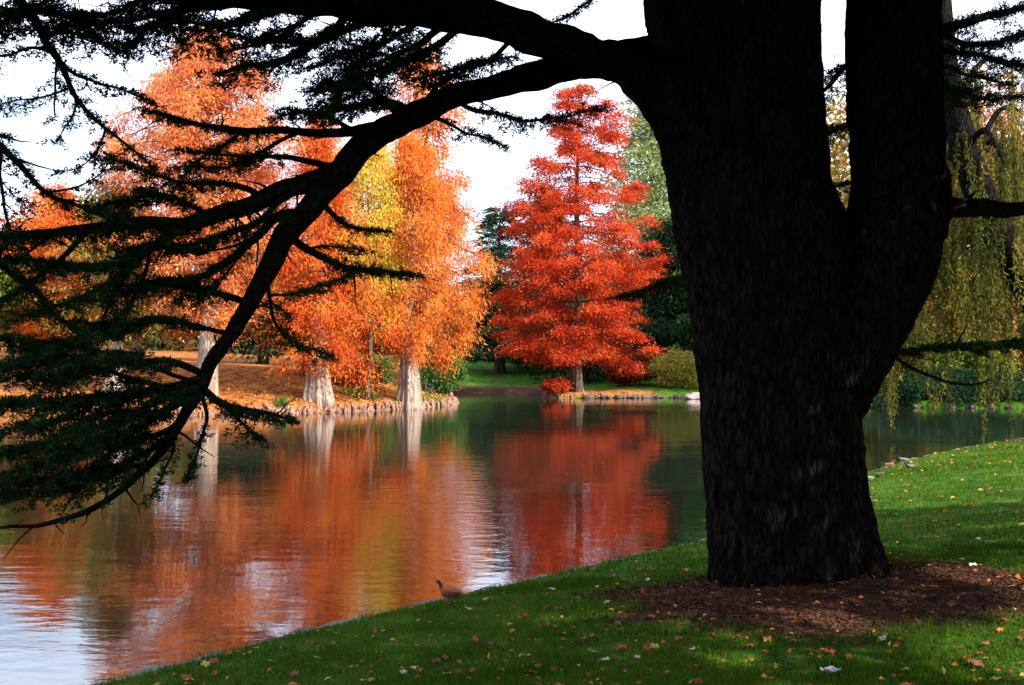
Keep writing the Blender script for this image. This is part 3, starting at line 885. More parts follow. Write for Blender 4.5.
# fringe along the top edge
limb([(460, 10, 7.7, 6), (440, 30, 7.9, 5), (415, 46, 8.0, 4), (380, 60, 8.1, 3), (340, 70, 8.2, 1)], F_(0.46, 0.1, 0.7, 0.2))
limb([(390, 4, 7.5, 6), (360, 26, 7.6, 5), (318, 40, 7.6, 4), (270, 44, 7.6, 3), (225, 52, 7.6, 1)], F_(0.42, 0.1, 0.7, 0.2))
limb([(300, 0, 7.2, 5), (270, 14, 7.0, 4), (225, 24, 6.9, 3), (180, 22, 6.8, 2), (130, 30, 6.7, 1)], F_(0.40, 0.05, 0.7, 0.2))
limb([(200, -6, 7.0, 5), (170, 12, 7.2, 4), (130, 20, 7.3, 3), (85, 24, 7.3, 2), (40, 32, 7.3, 1)], F_(0.40, 0.05, 0.65, 0.2))
limb([(80, -32, 6.7, 5), (60, -8, 6.6, 4), (30, 10, 6.5, 3), (-10, 26, 6.4, 1.5)], F_(0.38, 0.1, 0.65, 0.2))
limb([(180, -8, 6.9, 4), (142, -2, 6.6, 3), (128, 18, 6.5, 2), (140, 42, 6.45, 1)], F_(0.30, 0.1, 0.65, 0.2))

# boughs on the right and behind the trunk
limb([(930, 208, 8.35, 12), (960, 208, 8.4, 10), (995, 209, 8.5, 8.5), (1060, 212, 8.7, 6)], None)
limb([(920, 40, 8.5, 8), (955, 24, 8.6, 6), (990, 14, 8.7, 5), (1040, 4, 8.8, 3)], F_(0.34, 0.15, 1.0, 0.15),
     twigs=[([(925, 50, 8.5, 5), (955, 52, 8.4, 4), (985, 58, 8.3, 3), (1040, 66, 8.2, 1.5)], F_(0.32, 0.2, 1.0)),
            ([(930, 60, 8.7, 4), (955, 72, 8.9, 3), (985, 78, 9.0, 2), (1010, 84, 9.1, 1)], F_(0.24, 0.2, 0.9)),
            ([(930, 66, 8.6, 3), (948, 90, 8.6, 2), (965, 104, 8.7, 1)], F_(0.2, 0.2, 0.8))])
limb([(925, 20, 8.6, 5), (960, 42, 8.9, 4), (990, 44, 9.1, 3), (1030, 36, 9.3, 2)], F_(0.34, 0.1, 0.9, 0.2))
limb([(930, 80, 8.6, 4), (958, 92, 9.0, 3), (985, 100, 9.2, 2), (1015, 96, 9.4, 1)], F_(0.28, 0.15, 0.8, 0.25))
limb([(850, 374, 8.7, 5), (885, 356, 8.9, 4), (925, 350, 9.1, 3.5), (970, 346, 9.3, 3), (1010, 342, 9.5, 2.5), (1070, 338, 9.8, 1.5)], F_(0.3, 0.2, 1.0, 0.15))
limb([(860, 330, 8.6, 3), (887, 349, 8.7, 2.4), (905, 361, 8.75, 2.2), (930, 376, 8.8, 2), (962, 383, 8.9, 1.6), (990, 379, 9.0, 1)], None)
limb([(870, 60, 9.0, 5), (848, 66, 9.3, 4), (830, 84, 9.6, 3), (806, 104, 9.9, 1.5)], F_(0.26, 0.1, 1.1, 0.2))
limb([(870, 116, 8.9, 4), (840, 128, 9.3, 3), (818, 142, 9.6, 1.5)], F_(0.26, 0.1, 1.0))
limb([(870, 180, 8.9, 3), (838, 186, 9.3, 2), (815, 192, 9.5, 1)], F_(0.2, 0.1, 1.0))
limb([(735, 284, 9.2, 8), (705, 279, 10.0, 6), (682, 280, 10.4, 5), (655, 285, 10.7, 3.5), (622, 297, 11.0, 1.5)], F_(0.34, 0.15, 1.5, 0.2))


# the rest of the cedar's crown, over and behind the viewer: it shades the lawn
def cedar_crown():
    wood, leaf = Buf(), Buf()
    k = 0
    while k < 84:
        k += 1
        z0 = CED[2] + 3.0 + 12.5 * (k / 84.0) ** 1.1
        az = k * 2.39996 + random.uniform(-.3, .3)
        L = 9.5 * (1 - 0.055 * (z0 - 3)) * random.uniform(0.75, 1.1)
        L *= 1 + 0.35 * max(0.0, math.cos(az + 0.66))
        d = np.array([math.cos(az), math.sin(az), 0])
        q = np.linspace(0, 1, 12)
        P = CED * [1, 1, 0] + UP * z0 + d * (q * L)[:, None] + UP * (L * (0.16 * q - 0.20 * q * q))[:, None]
        P = P + np.stack([[mnoise.noise(Vector((p[0], p[1], p[2] + s))) * 0.4 for s in (0, 7, 13)] for p in P]) * q[:, None]
        px, py, dep = project(P)
        seen = (dep > 0.2) & (px > -90) & (px < 1110) & (py > -70) & (py < 760)
        ok = ~seen
        first = np.argmax(seen) if seen.any() else len(P)
        if first > 3:
            wood.add(*tube(P[:first], np.linspace(0.13, 0.02, 12)[:first], 6, rough=0.1))
        n = 4600
        t = rng.uniform(0.12, 1.0, n)
        side = np.cross(d, UP)
        w = (0.25 + 1.15 * np.sin(np.clip(t, 0, 1) * math.pi * 0.9)) * 1.0
        c = np.stack([np.interp(t, q, P[:, s]) for s in range(3)], -1)
        lat = rng.uniform(-1, 1, n) * w
        c = c + side * lat[:, None] + UP * (rng.normal(0, 0.07, n) - 0.06 * lat * lat)[:, None]
        px, py, dep = project(c)
        seen = (dep > 0.1) & (px > -70) & (px < 1094) & (py > -50) & (py < 735)
        near = (np.linalg.norm(c - np.array([0, 0, EYE]), axis=1) < 1.3)
        c = c[~(seen | near)]
        if len(c) == 0:
            continue
        dirs = nrm(d * 0.6 + rng.normal(0, 0.6, c.shape) * [1, 1, 0.35])
        leaf.add(*rhombs(c, dirs, rng.uniform(0.18, 0.32, len(c)), rng.uniform(0.07, 0.11, len(c)), np.tile(UP, (len(c), 1)) + rng.normal(0, .4, c.shape)))
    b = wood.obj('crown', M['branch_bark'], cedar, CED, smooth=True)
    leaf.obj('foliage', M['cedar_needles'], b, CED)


cedar_crown()

# ------------------------------------------------------------------ trees of the far bank
def ground_at(px, d, z=None):
    x = (px - 512.0) / FPX * d
    return np.array([x, d, float(height(x, d))])


def interp_profile(prof, h):
    a = np.array(prof, float)
    return np.interp(h, a[:, 0], a[:, 1]), np.interp(h, a[:, 0], a[:, 2])


def feather_tree(name, base, label, H, profile, mat, bark, nb=70, per=420, clump=(0.55, 0.30), leaf=(0.30, 0.08), hang=0.7,
                 trunk_r=0.6, flare=2.2, lean=0.0, droop=0.22, rise=0.1, flat=False, fill=0.35, flute=11, gap=0.6, ragged=(0.66, 1.12), low=0.93, seed=1, group=None, dz=0.0, bare=0.0, cat='tree', inner=0.2):
    """a conifer: fluted tapering trunk with boughs, and a crown of feathery sprays hung along them.
    profile rows: (height fraction, reach left m, reach right m)"""
    global rng
    rng = np.random.default_rng(int(H * 100) + seed)
    random.seed(int(H * 100) + seed)
    base = np.array(base, float)
    root = empty(name, base, label, cat, group)
    wood, leaf_b = Buf(), Buf()
    zz = np.array([-0.5, 0.0, 0.25, 0.7, 1.4, 2.4, 3.8, 6, 9, 12, 15, 18, 22, 26, 30])
    zz = np.concatenate([zz[zz < H * 0.97], [H * 0.985]])
    rr = trunk_r * ((1 - zz / H).clip(0.02, 1) ** 0.85 + (flare - 1) * np.exp(-np.maximum(zz, 0) / 1.0) * 0.55)
    ax = np.stack([base[0] + lean * zz + 0.10 * np.sin(zz * 0.5 + base[0]), base[1] + 0.08 * np.sin(zz * 0.4), base[2] + zz], -1)
    fa = 0.42 * np.exp(-np.maximum(zz, 0) / 2.6) + 0.03
    wood.add(*tube(ax, rr, 44, rough=0.08, flute=flute, flute_amt=fa, seed=base[0]))
    n_trunk = sum(len(f) for f in wood.F)
    h0 = profile[0][0]
    cs, ds, Ls = [], [], []
    for i in range(nb):
        u = (i + random.random()) / nb
        f = h0 + (profile[-1][0] - h0) * u ** low
        az = i * 2.39996 + random.uniform(-.35, .35)
        rl, rrr = interp_profile(profile, f)
        mid = 0.5 * (rl + rrr)
        cz = math.cos(az)
        reach = mid + ((rrr if cz > 0 else rl) - mid) * abs(cz)
        reach *= random.uniform(*ragged)
        if random.random() < bare:
            reach *= random.uniform(0.4, 0.7)
        d = np.array([cz, math.sin(az), 0])
        q = np.linspace(0, 1, 9)
        zb = f * H
        start = np.array([np.interp(zb, zz, ax[:, 0]), np.interp(zb, zz, ax[:, 1]), base[2] + zb + droop * reach * 0.5])
        P = start + d * (q * reach)[:, None] + UP * (reach * (rise * q - (droop + rise) * q * q))[:, None]
        P = P + np.stack([[mnoise.noise(Vector((p[0] * .8, p[1] * .8, p[2] * .8 + s))) * 0.35 for s in (0, 7, 13)] for p in P]) * q[:, None]
        r0 = trunk_r * 0.16 * (1 - 0.7 * u) + 0.02
        wood.add(*tube(P, np.linspace(r0, 0.012, 9), 5, cap=False))
        # clumps along the bough and on its side twigs
        nc = max(int(reach / gap), 2)
        tcl = np.sort(rng.uniform(inner, 1.0, nc) ** 0.8)
        side = np.cross(d, UP)
        for t in tcl:
            p = np.array([np.interp(t, q, P[:, s]) for s in range(3)])
            p = p + side * rng.normal(0, 0.20 * reach * t + 0.1) - UP * abs(rng.normal(0, 0.08 * reach * t * (0 if flat else 1)))
            n = int(per * random.uniform(0.5, 1.3) * (0.6 + 0.4 * t))
            o = rng.normal(size=(n, 3)) * [clump[0], clump[0], clump[1]]
            o = o * random.uniform(0.65, 1.25)
            o[:, 2] -= 0.25 * np.linalg.norm(o[:, :2], axis=1) ** 1.3
            c = p + o
            out = nrm(np.column_stack([o[:, 0], o[:, 1], np.zeros(n)]) + d * 0.25)
            if flat:
                dr = nrm(out * 0.9 + rng.normal(0, 0.35, (n, 3)) * [1, 1, .5])
            else:
                dr = nrm(out * (1 - hang) - UP * hang + rng.normal(0, 0.42, (n, 3)))
            cs.append(c); ds.append(dr)
    c, dr = np.concatenate(cs), np.concatenate(ds)
    L = rng.uniform(0.4, 1.5, len(c)) * leaf[0]
    leaf_b.add(*rhombs(c, dr, L, rng.uniform(0.6, 1.4, len(c)) * leaf[1]))
    to = wood.obj('trunk', bark, root, base, smooth=True)
    to.data.materials.append(M['brown_bark'])
    mi = np.ones(len(to.data.polygons), dtype=np.int32)
    mi[:n_trunk] = 0
    to.data.polygons.foreach_set('material_index', mi)
    leaf_b.obj('crown', mat, root, base)
    return root


def leafy_tree(name, base, label, H, rx, rz, mat, bark, clumps=70, per=120, leaf=(0.4, 0.22), ry=None, trunk_r=0.3, cz=None, group=None, cat='tree', shell=0.55, low=None, csize=0.2):
    """a broadleaved tree or shrub: trunk, forking limbs, uneven crown of leaf clumps"""
    base = np.array(base, float)
    root = empty(name, base, label, cat, group)
    ry = ry or rx
    cz = cz if cz is not None else H - rz
    wood, lb = Buf(), Buf()
    top = base + UP * cz
    if trunk_r > 0:
        q = np.linspace(0, 1, 9)
        P = base + UP * (q * (cz + rz * 0.4) - 0.3 * (q == 0))[:, None] + np.stack([0.12 * np.sin(q * 5 + base[0]), 0.12 * np.cos(q * 4 + base[1]), 0 * q], -1)
        wood.add(*tube(P, trunk_r * (1.15 - q), 9, rough=0.1))
    cs, ds = [], []
    for i in range(clumps):
        v = nrm(rng.normal(size=3))
        rr = random.uniform(shell, 1.0)
        wob = 1 + 0.28 * mnoise.noise(Vector((v[0] * 2 + base[0], v[1] * 2 + base[1], v[2] * 2)))
        p = top + v * np.array([rx, ry, rz]) * rr * wob
        if p[2] < base[2] + 0.15:
            p[2] = base[2] + random.uniform(0.1, 0.5)
        if trunk_r > 0 and i % 3 == 0:
            s = base + UP * (cz * random.uniform(0.45, 0.95))
            q = np.linspace(0, 1, 5)
            B = s + (p - s) * q[:, None] + UP * (0.12 * np.linalg.norm(p - s) * np.sin(q * math.pi))[:, None]
            wood.add(*tube(B, np.linspace(trunk_r * 0.28, 0.012, 5), 5, cap=False))
        n = int(per * random.uniform(0.5, 1.4))
        sz = (rx + rz) * 0.5 * csize * random.uniform(0.7, 1.3)
        o = rng.normal(size=(n, 3)) * [sz, sz, sz * 0.7]
        cs.append(p + o)
        ds.append(nrm(o + rng.normal(0, sz, (n, 3)) - UP * sz * 0.4))
    c, d = np.concatenate(cs), np.concatenate(ds)
    lb.add(*rhombs(c, d, rng.uniform(.7, 1.3, len(c)) * leaf[0], rng.uniform(.7, 1.3, len(c)) * leaf[1]))
    if wood.V:
        wood.obj('trunk' if cat == 'tree' else 'stem', bark, root, base, smooth=True)
    lb.obj('crown' if cat == 'tree' else 'foliage', mat, root, base)
    return root


CB, BB = M['cypress_bark'], M['brown_bark']
# ---- the bald cypresses on the left bank
feather_tree('cypress_tree', ground_at(408, 50.3), 'narrow orange cypress with hanging sprays beside the channel mouth, ribbed pale trunk', 13.8,
             [(0.20, 1.3, 2.3), (0.27, 1.7, 3.5), (0.40, 1.2, 4.0), (0.5, 0.9, 4.2), (0.66, 0.9, 4.1), (0.8, 1.6, 3.6), (0.92, 1.0, 2.0), (1.0, 0.3, 0.4)],
             M['orange'], CB, nb=74, per=360, clump=(0.31, 0.42), leaf=(0.19, 0.04), hang=0.85, trunk_r=0.50, flare=1.75, droop=0.32, rise=0.12, inner=0.08, gap=0.62)
feather_tree('cypress_tree', ground_at(321, 47.0), 'cypress turning from yellow top to red orange skirt, flared white trunk', 13.0,
             [(0.10, 1.6, 2.4), (0.16, 2.6, 3.2), (0.26, 2.9, 3.5), (0.38, 2.7, 3.0), (0.5, 2.4, 1.8), (0.7, 1.9, 1.2), (0.9, 1.0, 0.7), (1.0, .2, .2)],
             M['redorange'], CB, nb=82, per=360, clump=(0.38, 0.40), leaf=(0.19, 0.043), hang=0.65, trunk_r=0.46, flare=1.9, droop=0.34, inner=0.05, gap=0.65)
feather_tree('cypress_tree', ground_at(369, 48.9), 'yellow cypress crown standing between two orange ones', 12.9,
             [(0.32, 1.4, 0.9), (0.45, 2.2, 1.3), (0.75, 2.4, 1.4), (0.92, 1.5, 1.0), (1.0, .3, .3)],
             M['yellow'], BB, nb=48, per=380, clump=(0.36, 0.40), leaf=(0.19, 0.043), hang=0.7, trunk_r=0.13, flare=1.2, droop=0.25)
feather_tree('cypress_tree', ground_at(208, 46.0), 'tall broad salmon orange cypress with straight pale trunk at the left bank', 16.8,
             [(0.20, 3.0, 1.6), (0.28, 4.1, 3.0), (0.40, 4.5, 4.2), (0.55, 5.2, 4.5), (0.72, 4.8, 4.3), (0.86, 3.9, 3.5), (0.95, 2.4, 2.2), (1.0, .6, .6)],
             M['salmon'], CB, nb=84, per=430, clump=(0.42, 0.32), leaf=(0.20, 0.05), hang=0.55, trunk_r=0.44, flare=1.3, droop=0.25, bare=0.2, gap=0.7, inner=0.06)
feather_tree('cypress_tree', ground_at(115, 46.5), 'green and rust mottled cypress with pale trunk and rough base by the leftmost knees', 9.8,
             [(0.26, 1.4, 1.2), (0.36, 2.4, 1.6), (0.55, 2.6, 1.8), (0.75, 2.0, 1.6), (1.0, .3, .3)],
             M['mixed'], CB, nb=36, per=170, clump=(0.42, 0.36), leaf=(0.26, 0.07), hang=0.6, trunk_r=0.36, flare=1.6, droop=0.25, gap=0.65)
feather_tree('cypress_tree', ground_at(425, 67), 'tall orange cypress top rising far behind the channel', 23.5,
             [(0.35, 2.6, 2.0), (0.55, 3.6, 2.6), (0.75, 3.4, 2.7), (0.9, 2.6, 2.0), (1.0, .4, .4)],
             M['orange'], BB, nb=50, per=180, clump=(0.5, 0.45), leaf=(0.34, 0.085), hang=0.55, trunk_r=0.5, flare=1.4, droop=0.25, gap=0.75)
feather_tree('cypress_tree', ground_at(58, 57), 'rust orange cypress at the left, rising behind the mottled one', 10.2,
             [(0.12, 2.0, 2.0), (0.3, 2.9, 2.9), (0.6, 2.6, 2.6), (0.85, 1.5, 1.5), (1.0, .4, .4)],
             M['redorange'], BB, nb=54, per=240, clump=(0.46, 0.36), leaf=(0.24, 0.06), hang=0.6, trunk_r=0.35, flare=1.5, droop=0.28, inner=0.1)
# ---- the red one on its own point
feather_tree('cypress_tree', ground_at(578, 68.2), 'flame red cypress with tiered boughs on the stony point across the lake', 21.0,
             [(0.10, 1.6, 4.4), (0.13, 3.8, 5.3), (0.18, 5.3, 5.3), (0.27, 5.6, 5.0), (0.36, 5.4, 5.4), (0.44, 5.3, 6.6), (0.50, 5.1, 6.3), (0.56, 4.4, 4.6), (0.66, 4.4, 4.4),
              (0.80, 3.4, 4.5), (0.88, 2.4, 3.5), (0.95, 1.9, 2.4), (1.0, .6, .6)],
             M['red'], BB, nb=100, per=390, clump=(0.46, 0.20), leaf=(0.21, 0.06), hang=0.4, trunk_r=0.36, flare=1.6, droop=0.22, rise=0.14, bare=0.2, inner=0.12, gap=0.86, ragged=(0.74, 1.14), low=1.15, seed=5)

# ---- evergreens behind
feather_tree('pine_tree', ground_at(652, 88), 'tall grey green pine just right of the red cypress', 26.0,
             [(0.12, 3.4, 3.4), (0.3, 4.2, 4.2), (0.6, 3.9, 3.9), (0.85, 2.6, 2.6), (1.0, .5, .5)],
             M['bluegreen'], BB, nb=80, per=110, clump=(0.75, 0.4), leaf=(0.5, 0.13), hang=0.25, trunk_r=0.5, flare=1.3, droop=0.2, flat=False)
feather_tree('cedar_tree', ground_at(500, 93), 'dark layered cedar in the gap between orange and red trees', 15.5,
             [(0.06, 4.2, 4.0), (0.25, 4.4, 4.2), (0.5, 3.4, 3.2), (0.75, 2.0, 2.0), (1.0, .3, .3)],
             M['darkgreen'], BB, nb=44, per=170, clump=(0.8, 0.13), leaf=(0.5, 0.12), hang=0.1, trunk_r=0.45, flare=1.3, droop=0.16, flat=True)
feather_tree('fir_tree', ground_at(548, 97), 'black green fir close behind the red cypress', 17.5,
             [(0.02, 4.4, 4.4), (0.3, 3.6, 3.6), (0.6, 2.6, 2.6), (1.0, .3, .3)],
             M['darkgreen'], BB, nb=60, per=130, clump=(0.7, 0.3), leaf=(0.5, 0.14), hang=0.4, trunk_r=0.4, flare=1.2)
feather_tree('fir_tree', ground_at(668, 82), 'broad dark fir above the straw coloured shrubs', 13.0,
             [(0.05, 3.4, 3.4), (0.35, 3.6, 3.6), (0.65, 2.6, 2.6), (1.0, .4, .4)],
             M['darkgreen'], BB, nb=56, per=140, clump=(0.7, 0.3), leaf=(0.45, 0.13), hang=0.4, trunk_r=0.4, flare=1.2)
feather_tree('fir_tree', ground_at(712, 80), 'dark fir half hidden by the left edge of the big trunk', 15.0,
             [(0.05, 3.2, 3.2), (0.4, 3.2, 3.2), (0.7, 2.2, 2.2), (1.0, .4, .4)],
             M['green'], BB, nb=50, per=130, clump=(0.7, 0.3), leaf=(0.45, 0.13), hang=0.4, trunk_r=0.4, flare=1.2)
leafy_tree('yew_tree', ground_at(775, 80), 'dark yew behind the big trunk, glimpsed past its left edge', 9, 4.5, 4.4, M['darkgreen'], BB, 80, 140, (0.42, 0.14), trunk_r=0.3)
leafy_tree('yew_tree', ground_at(585, 84), 'dark yew filling the shade under the red cypress', 7.5, 5.5, 3.8, M['darkgreen'], BB, 90, 150, (0.4, 0.13), trunk_r=0.3)
leafy_tree('maple_shrub', ground_at(634, 74), 'low crimson shrub spreading beside the red cypress', 2.5, 1.9, 1.2, M['rust'], BB, 50, 120, (0.26, 0.12), trunk_r=0.12, cat='shrub')

# ---- other trees behind the left bank
leafy_tree('oak_tree', ground_at(24, 62), 'rust red oak filling the left edge behind the bank', 8.6, 3.9, 3.7, M['rust'], BB, 80, 150, (0.36, 0.18), trunk_r=0.4)
leafy_tree('birch_tree', ground_at(12, 56), 'small yellow green birch low at the left edge', 6.4, 1.7, 2.2, M['lime'], BB, 40, 130, (0.26, 0.14), trunk_r=0.16)
leafy_tree('lime_tree', ground_at(62, 64), 'bright lime green tree top behind the mottled cypress', 10.2, 2.3, 2.8, M['lime'], BB, 46, 130, (0.30, 0.17), trunk_r=0.25)
leafy_tree('holm_oak', ground_at(86, 72), 'dark green oak behind the lime green tree', 10.5, 4.4, 4.6, M['darkgreen'], BB, 80, 140, (0.42, 0.2), trunk_r=0.4)
leafy_tree('beech_tree', ground_at(140, 53), 'rust orange beech with slim dark trunk beside the pale one', 8.8, 2.2, 2.8, M['rust'], BB, 50, 140, (0.3, 0.15), trunk_r=0.3)
leafy_tree('holm_oak', ground_at(262, 74), 'dark green oak in the gap behind the leaf strewn slope', 9.5, 4.6, 4.0, M['darkgreen'], BB, 80, 150, (0.42, 0.2), trunk_r=0.4)
leafy_tree('amber_tree', ground_at(300, 54), 'yellow leaved small tree above the leaf strewn slope', 5.4, 1.7, 1.5, M['yellow'], BB, 34, 120, (0.26, 0.12), trunk_r=0.15)
leafy_tree('holm_oak', ground_at(350, 82), 'mid green oak behind the yellow cypress', 12.0, 5.0, 5.0, M['green'], BB, 80, 150, (0.45, 0.2), trunk_r=0.4)
leafy_tree('laurel_shrub', ground_at(440, 60), 'rounded deep green shrub right of the ribbed trunk', 2.7, 1.3, 1.25, M['green'], BB, 46, 130, (0.17, 0.09), trunk_r=0.08, cat='shrub')
leafy_tree('laurel_shrub', ground_at(372, 58), 'low green shrub just left of the ribbed trunk', 1.5, 1.4, 0.8, M['green'], BB, 36, 110, (0.17, 0.08), trunk_r=0.08, cat='shrub')
leafy_tree('red_shrub', ground_at(352, 53.5), 'low crimson shrub on the leafy slope between two cypress trunks', 1.3, 1.5, 0.7, M['rust'], BB, 34, 110, (0.2, 0.09), trunk_r=0.08, cat='shrub')
leafy_tree('straw_shrub', ground_at(672, 71.5), 'straw yellow rounded shrub on the far lawn', 2.6, 1.3, 1.2, M['shrub'], BB, 44, 150, (0.28, 0.06), trunk_r=0.06, cat='shrub')
leafy_tree('straw_shrub', ground_at(692, 71), 'greener straw shrub nearer the big cedar trunk', 2.3, 1.25, 1.1, M['shrub'], BB, 40, 150, (0.28, 0.06), trunk_r=0.06, cat='shrub')
leafy_tree('red_shrub', ground_at(556, 67.4), 'small scarlet shrub spilling over the stony point', 0.9, 0.95, 0.45, M['red'], BB, 30, 90, (0.16, 0.08), trunk_r=0.05, cat='shrub')

# ---- trees on the right bank
leafy_tree('maple_tree', ground_at(952, 57), 'amber yellow maple behind the hanging willow strands', 7.2, 2.6, 2.3, M['amber'], BB, 60, 130, (0.28, 0.16), trunk_r=0.25)
leafy_tree('maple_tree', ground_at(1000, 56), 'pinkish orange maple low at the right edge', 5.6, 3.0, 2.6, M['brownorange'], BB, 60, 130, (0.28, 0.15), trunk_r=0.25)
leafy_tree('lime_tree', ground_at(965, 55), 'bright green small tree above the right bank', 3.4, 2.1, 1.6, M['lime'], BB, 40, 120, (0.24, 0.13), trunk_r=0.15)
leafy_tree('plane_tree', ground_at(1000, 64), 'tall thin leaved brown orange tree against the sky at right', 21, 6.0, 8.0, M['brownorange'], BB, 150, 80, (0.36, 0.2), trunk_r=0.4, shell=0.3)
leafy_tree('plane_tree', ground_at(852, 66), 'olive and orange tree showing through the fork of the trunk', 20, 5.5, 8.5, M['mixed'], BB, 120, 110, (0.40, 0.22), trunk_r=0.45, shell=0.3)
leafy_tree('holm_oak', ground_at(905, 68), 'dark green oak on the right bank behind the willow', 9.0, 5.0, 4.4, M['darkgreen'], BB, 90, 140, (0.4, 0.2), trunk_r=0.4)
leafy_tree('holm_oak', ground_at(1040, 66), 'dark oak at the right edge behind the pinkish maple', 10, 5.0, 4.6, M['darkgreen'], BB, 80, 140, (0.4, 0.2), trunk_r=0.4)
leafy_tree('amber_tree', ground_at(892, 54), 'low golden green tree at the water right of the trunk', 4.8, 2.2, 2.2, M['willow'], BB, 56, 130, (0.3, 0.09), trunk_r=0.18)


for px, d, H_, rx_, lb in ((880, 52.6, 1.5, 1.5, 'low dark bush at the water nearest the cedar trunk on the right bank'), (918, 52.0, 1.2, 1.6, 'low dark bush under the golden tree on the right bank'),
                          (958, 51.6, 1.6, 1.6, 'low dark bush below the bright green tree on the right bank'), (1000, 51.6, 1.3, 1.8, 'low dark bush at the right edge under the pinkish maple')):
    leafy_tree('laurel_shrub', ground_at(px, d), lb, H_, rx_, H_ * 0.55, M['darkgreen'], BB, 34, 130, (0.22, 0.09), trunk_r=0.06, cat='shrub')


# ---- oaks added out of view behind the viewer, blocking sky light on this bank
for (x, y, H_, lb) in ((-9, -17, 13, 'dense dark oak added for shade, unseen behind the viewer on the left'), (5, -19, 14, 'dense dark oak added for shade, unseen straight behind the viewer'),
                       (17, -12, 13, 'dense dark oak added for shade, unseen behind the viewer on the right')):
    leafy_tree('holm_oak', (x, y, float(height(x, y))), lb, H_, 6.0, H_ * 0.46, M['darkgreen'], BB, 110, 170, (0.6, 0.36), trunk_r=0.45, low=None)


# ---- the weeping willow leaning in at the right
def willow():
    base = np.array([16.6, 26.5, float(height(16.6, 26.5))])
    root = empty('willow_tree', base, 'weeping willow leaning in from the right edge, olive strands hanging to the water', 'tree')
    wood, leaf = Buf(), Buf()
    tr = [np.array([base[0], base[1], base[2] - .3]), at(1080, 360, 26.2), at(1032, 290, 25.6), at(998, 232, 25), at(972, 172, 24.5), at(955, 110, 24.2), at(944, 40, 24), at(938, -60, 24)]
    P = catmull(tr, 6)
    wood.add(*tube(P, np.interp(np.linspace(0, 1, len(P)), [0, .2, .5, 1], [0.62, 0.5, 0.38, 0.2]), 12, rough=0.12))
    starts = []
    ends = [((972, 172, 24.5), (930, 150, 25.5), (895, 170, 27)), ((955, 110, 24.2), (910, 60, 26), (880, 90, 28)), ((998, 232, 25), (960, 205, 27), (915, 215, 29.5)),
            ((972, 172, 24.5), (1000, 110, 26), (1040, 120, 28)), ((955, 110, 24.2), (985, 60, 25), (1030, 70, 27)), ((998, 232, 25), (1010, 190, 27), (1035, 205, 30)),
            ((985, 200, 24.8), (968, 160, 26), (945, 185, 27.5)), ((972, 172, 24.5), (950, 140, 28), (940, 165, 31)), ((960, 130, 24.3), (1002, 150, 28), (1000, 170, 31)),
            ((965, 150, 24.3), (985, 130, 23), (1005, 165, 22.5)), ((1020, 270, 25.4), (1030, 220, 28), (1010, 250, 31)), ((1000, 235, 25), (920, 255, 28), (886, 300, 30.5)),
            ((1015, 262, 25.3), (990, 245, 28), (960, 275, 30))]
    for a, b, c in ends:
        Q = catmull([at(*a), at(*b), at(*c)], 8)
        wood.add(*tube(Q, np.linspace(0.11, 0.02, len(Q)), 6, rough=0.1, cap=False))
        for s in range(len(Q)):
            for _ in range(random.choice([0, 0, 1, 1, 2]) if s > 3 else 0):
                starts.append(Q[s] + rng.normal(0, 0.35, 3) * [1, 1, .3])
    starts = [p + rng.normal(0, 0.14, 3) for p in starts for _ in range(random.choice([1, 1, 2, 3]))]
    for p in starts:
        lo = random.choice([0.15, 0.5, 1.2, 2.2, 3.0])
        ln = min(max(p[2] - lo - random.uniform(0, 1.0), 0.8), random.uniform(2.5, 6.5))
        n = int(ln / 0.035)
        q = np.linspace(0, 1, n)
        sw = rng.normal(0, 0.42, 2)
        c = p + np.stack([sw[0] * q + 0.05 * np.sin(q * 9 + p[0]), sw[1] * q, -ln * q + 0.1 * q * (1 - q)], -1)
        wood.add(*tube(c[::max(n // 7, 1)], np.linspace(0.008, 0.004, len(c[::max(n // 7, 1)])), 3, cap=False))
        c2 = np.repeat(c, 2, 0)
        d = nrm(rng.normal(0, 0.55, c2.shape) * [1, 1, .3] - UP * 0.75)
        leaf.add(*rhombs(c2 + rng.normal(0, 0.03, c2.shape), d, rng.uniform(0.08, 0.20, len(c2)), rng.uniform(0.022, 0.05, len(c2))))
    wood.obj('trunk', M['cedar_bark'], root, base, smooth=True)
    leaf.obj('crown', M['willow'], root, base)


willow()


# ---- far-off wood that closes the view
def woodland():
    b = Buf()
    cs, ds, Ls, Ws = [], [], [], []
    for a in np.arange(-50, 52, 1.5):
        for row in range(3):
            d = 112 + row * 16 + random.uniform(-5, 5)
            x, y = d * math.sin(R(a)), d * math.cos(R(a))
            z = float(height(x, y))
            Ht = random.uniform(5, 8.5) + row * 1.2
            if -10 < a < 2:
                Ht *= 0.75
            for k in range(11):
                v = nrm(rng.normal(size=3))
                p = np.array([x, y, z + Ht * 0.5]) + v * np.array([2.4, 2.4, Ht * 0.45])
                n = 70
                o = rng.normal(size=(n, 3)) * 0.9
                cs.append(p + o); ds.append(o + rng.normal(0, 1, (n, 3)))
    c, d = np.concatenate(cs), np.concatenate(ds)
    b.add(*rhombs(c, d, rng.uniform(0.6, 1.1, len(c)), rng.uniform(0.35, 0.6, len(c))))
    o = b.obj('far_woodland', M['woods'])
    tag(o, 'far off wood closing the view behind the park', 'wood', None, 'stuff')


woodland()

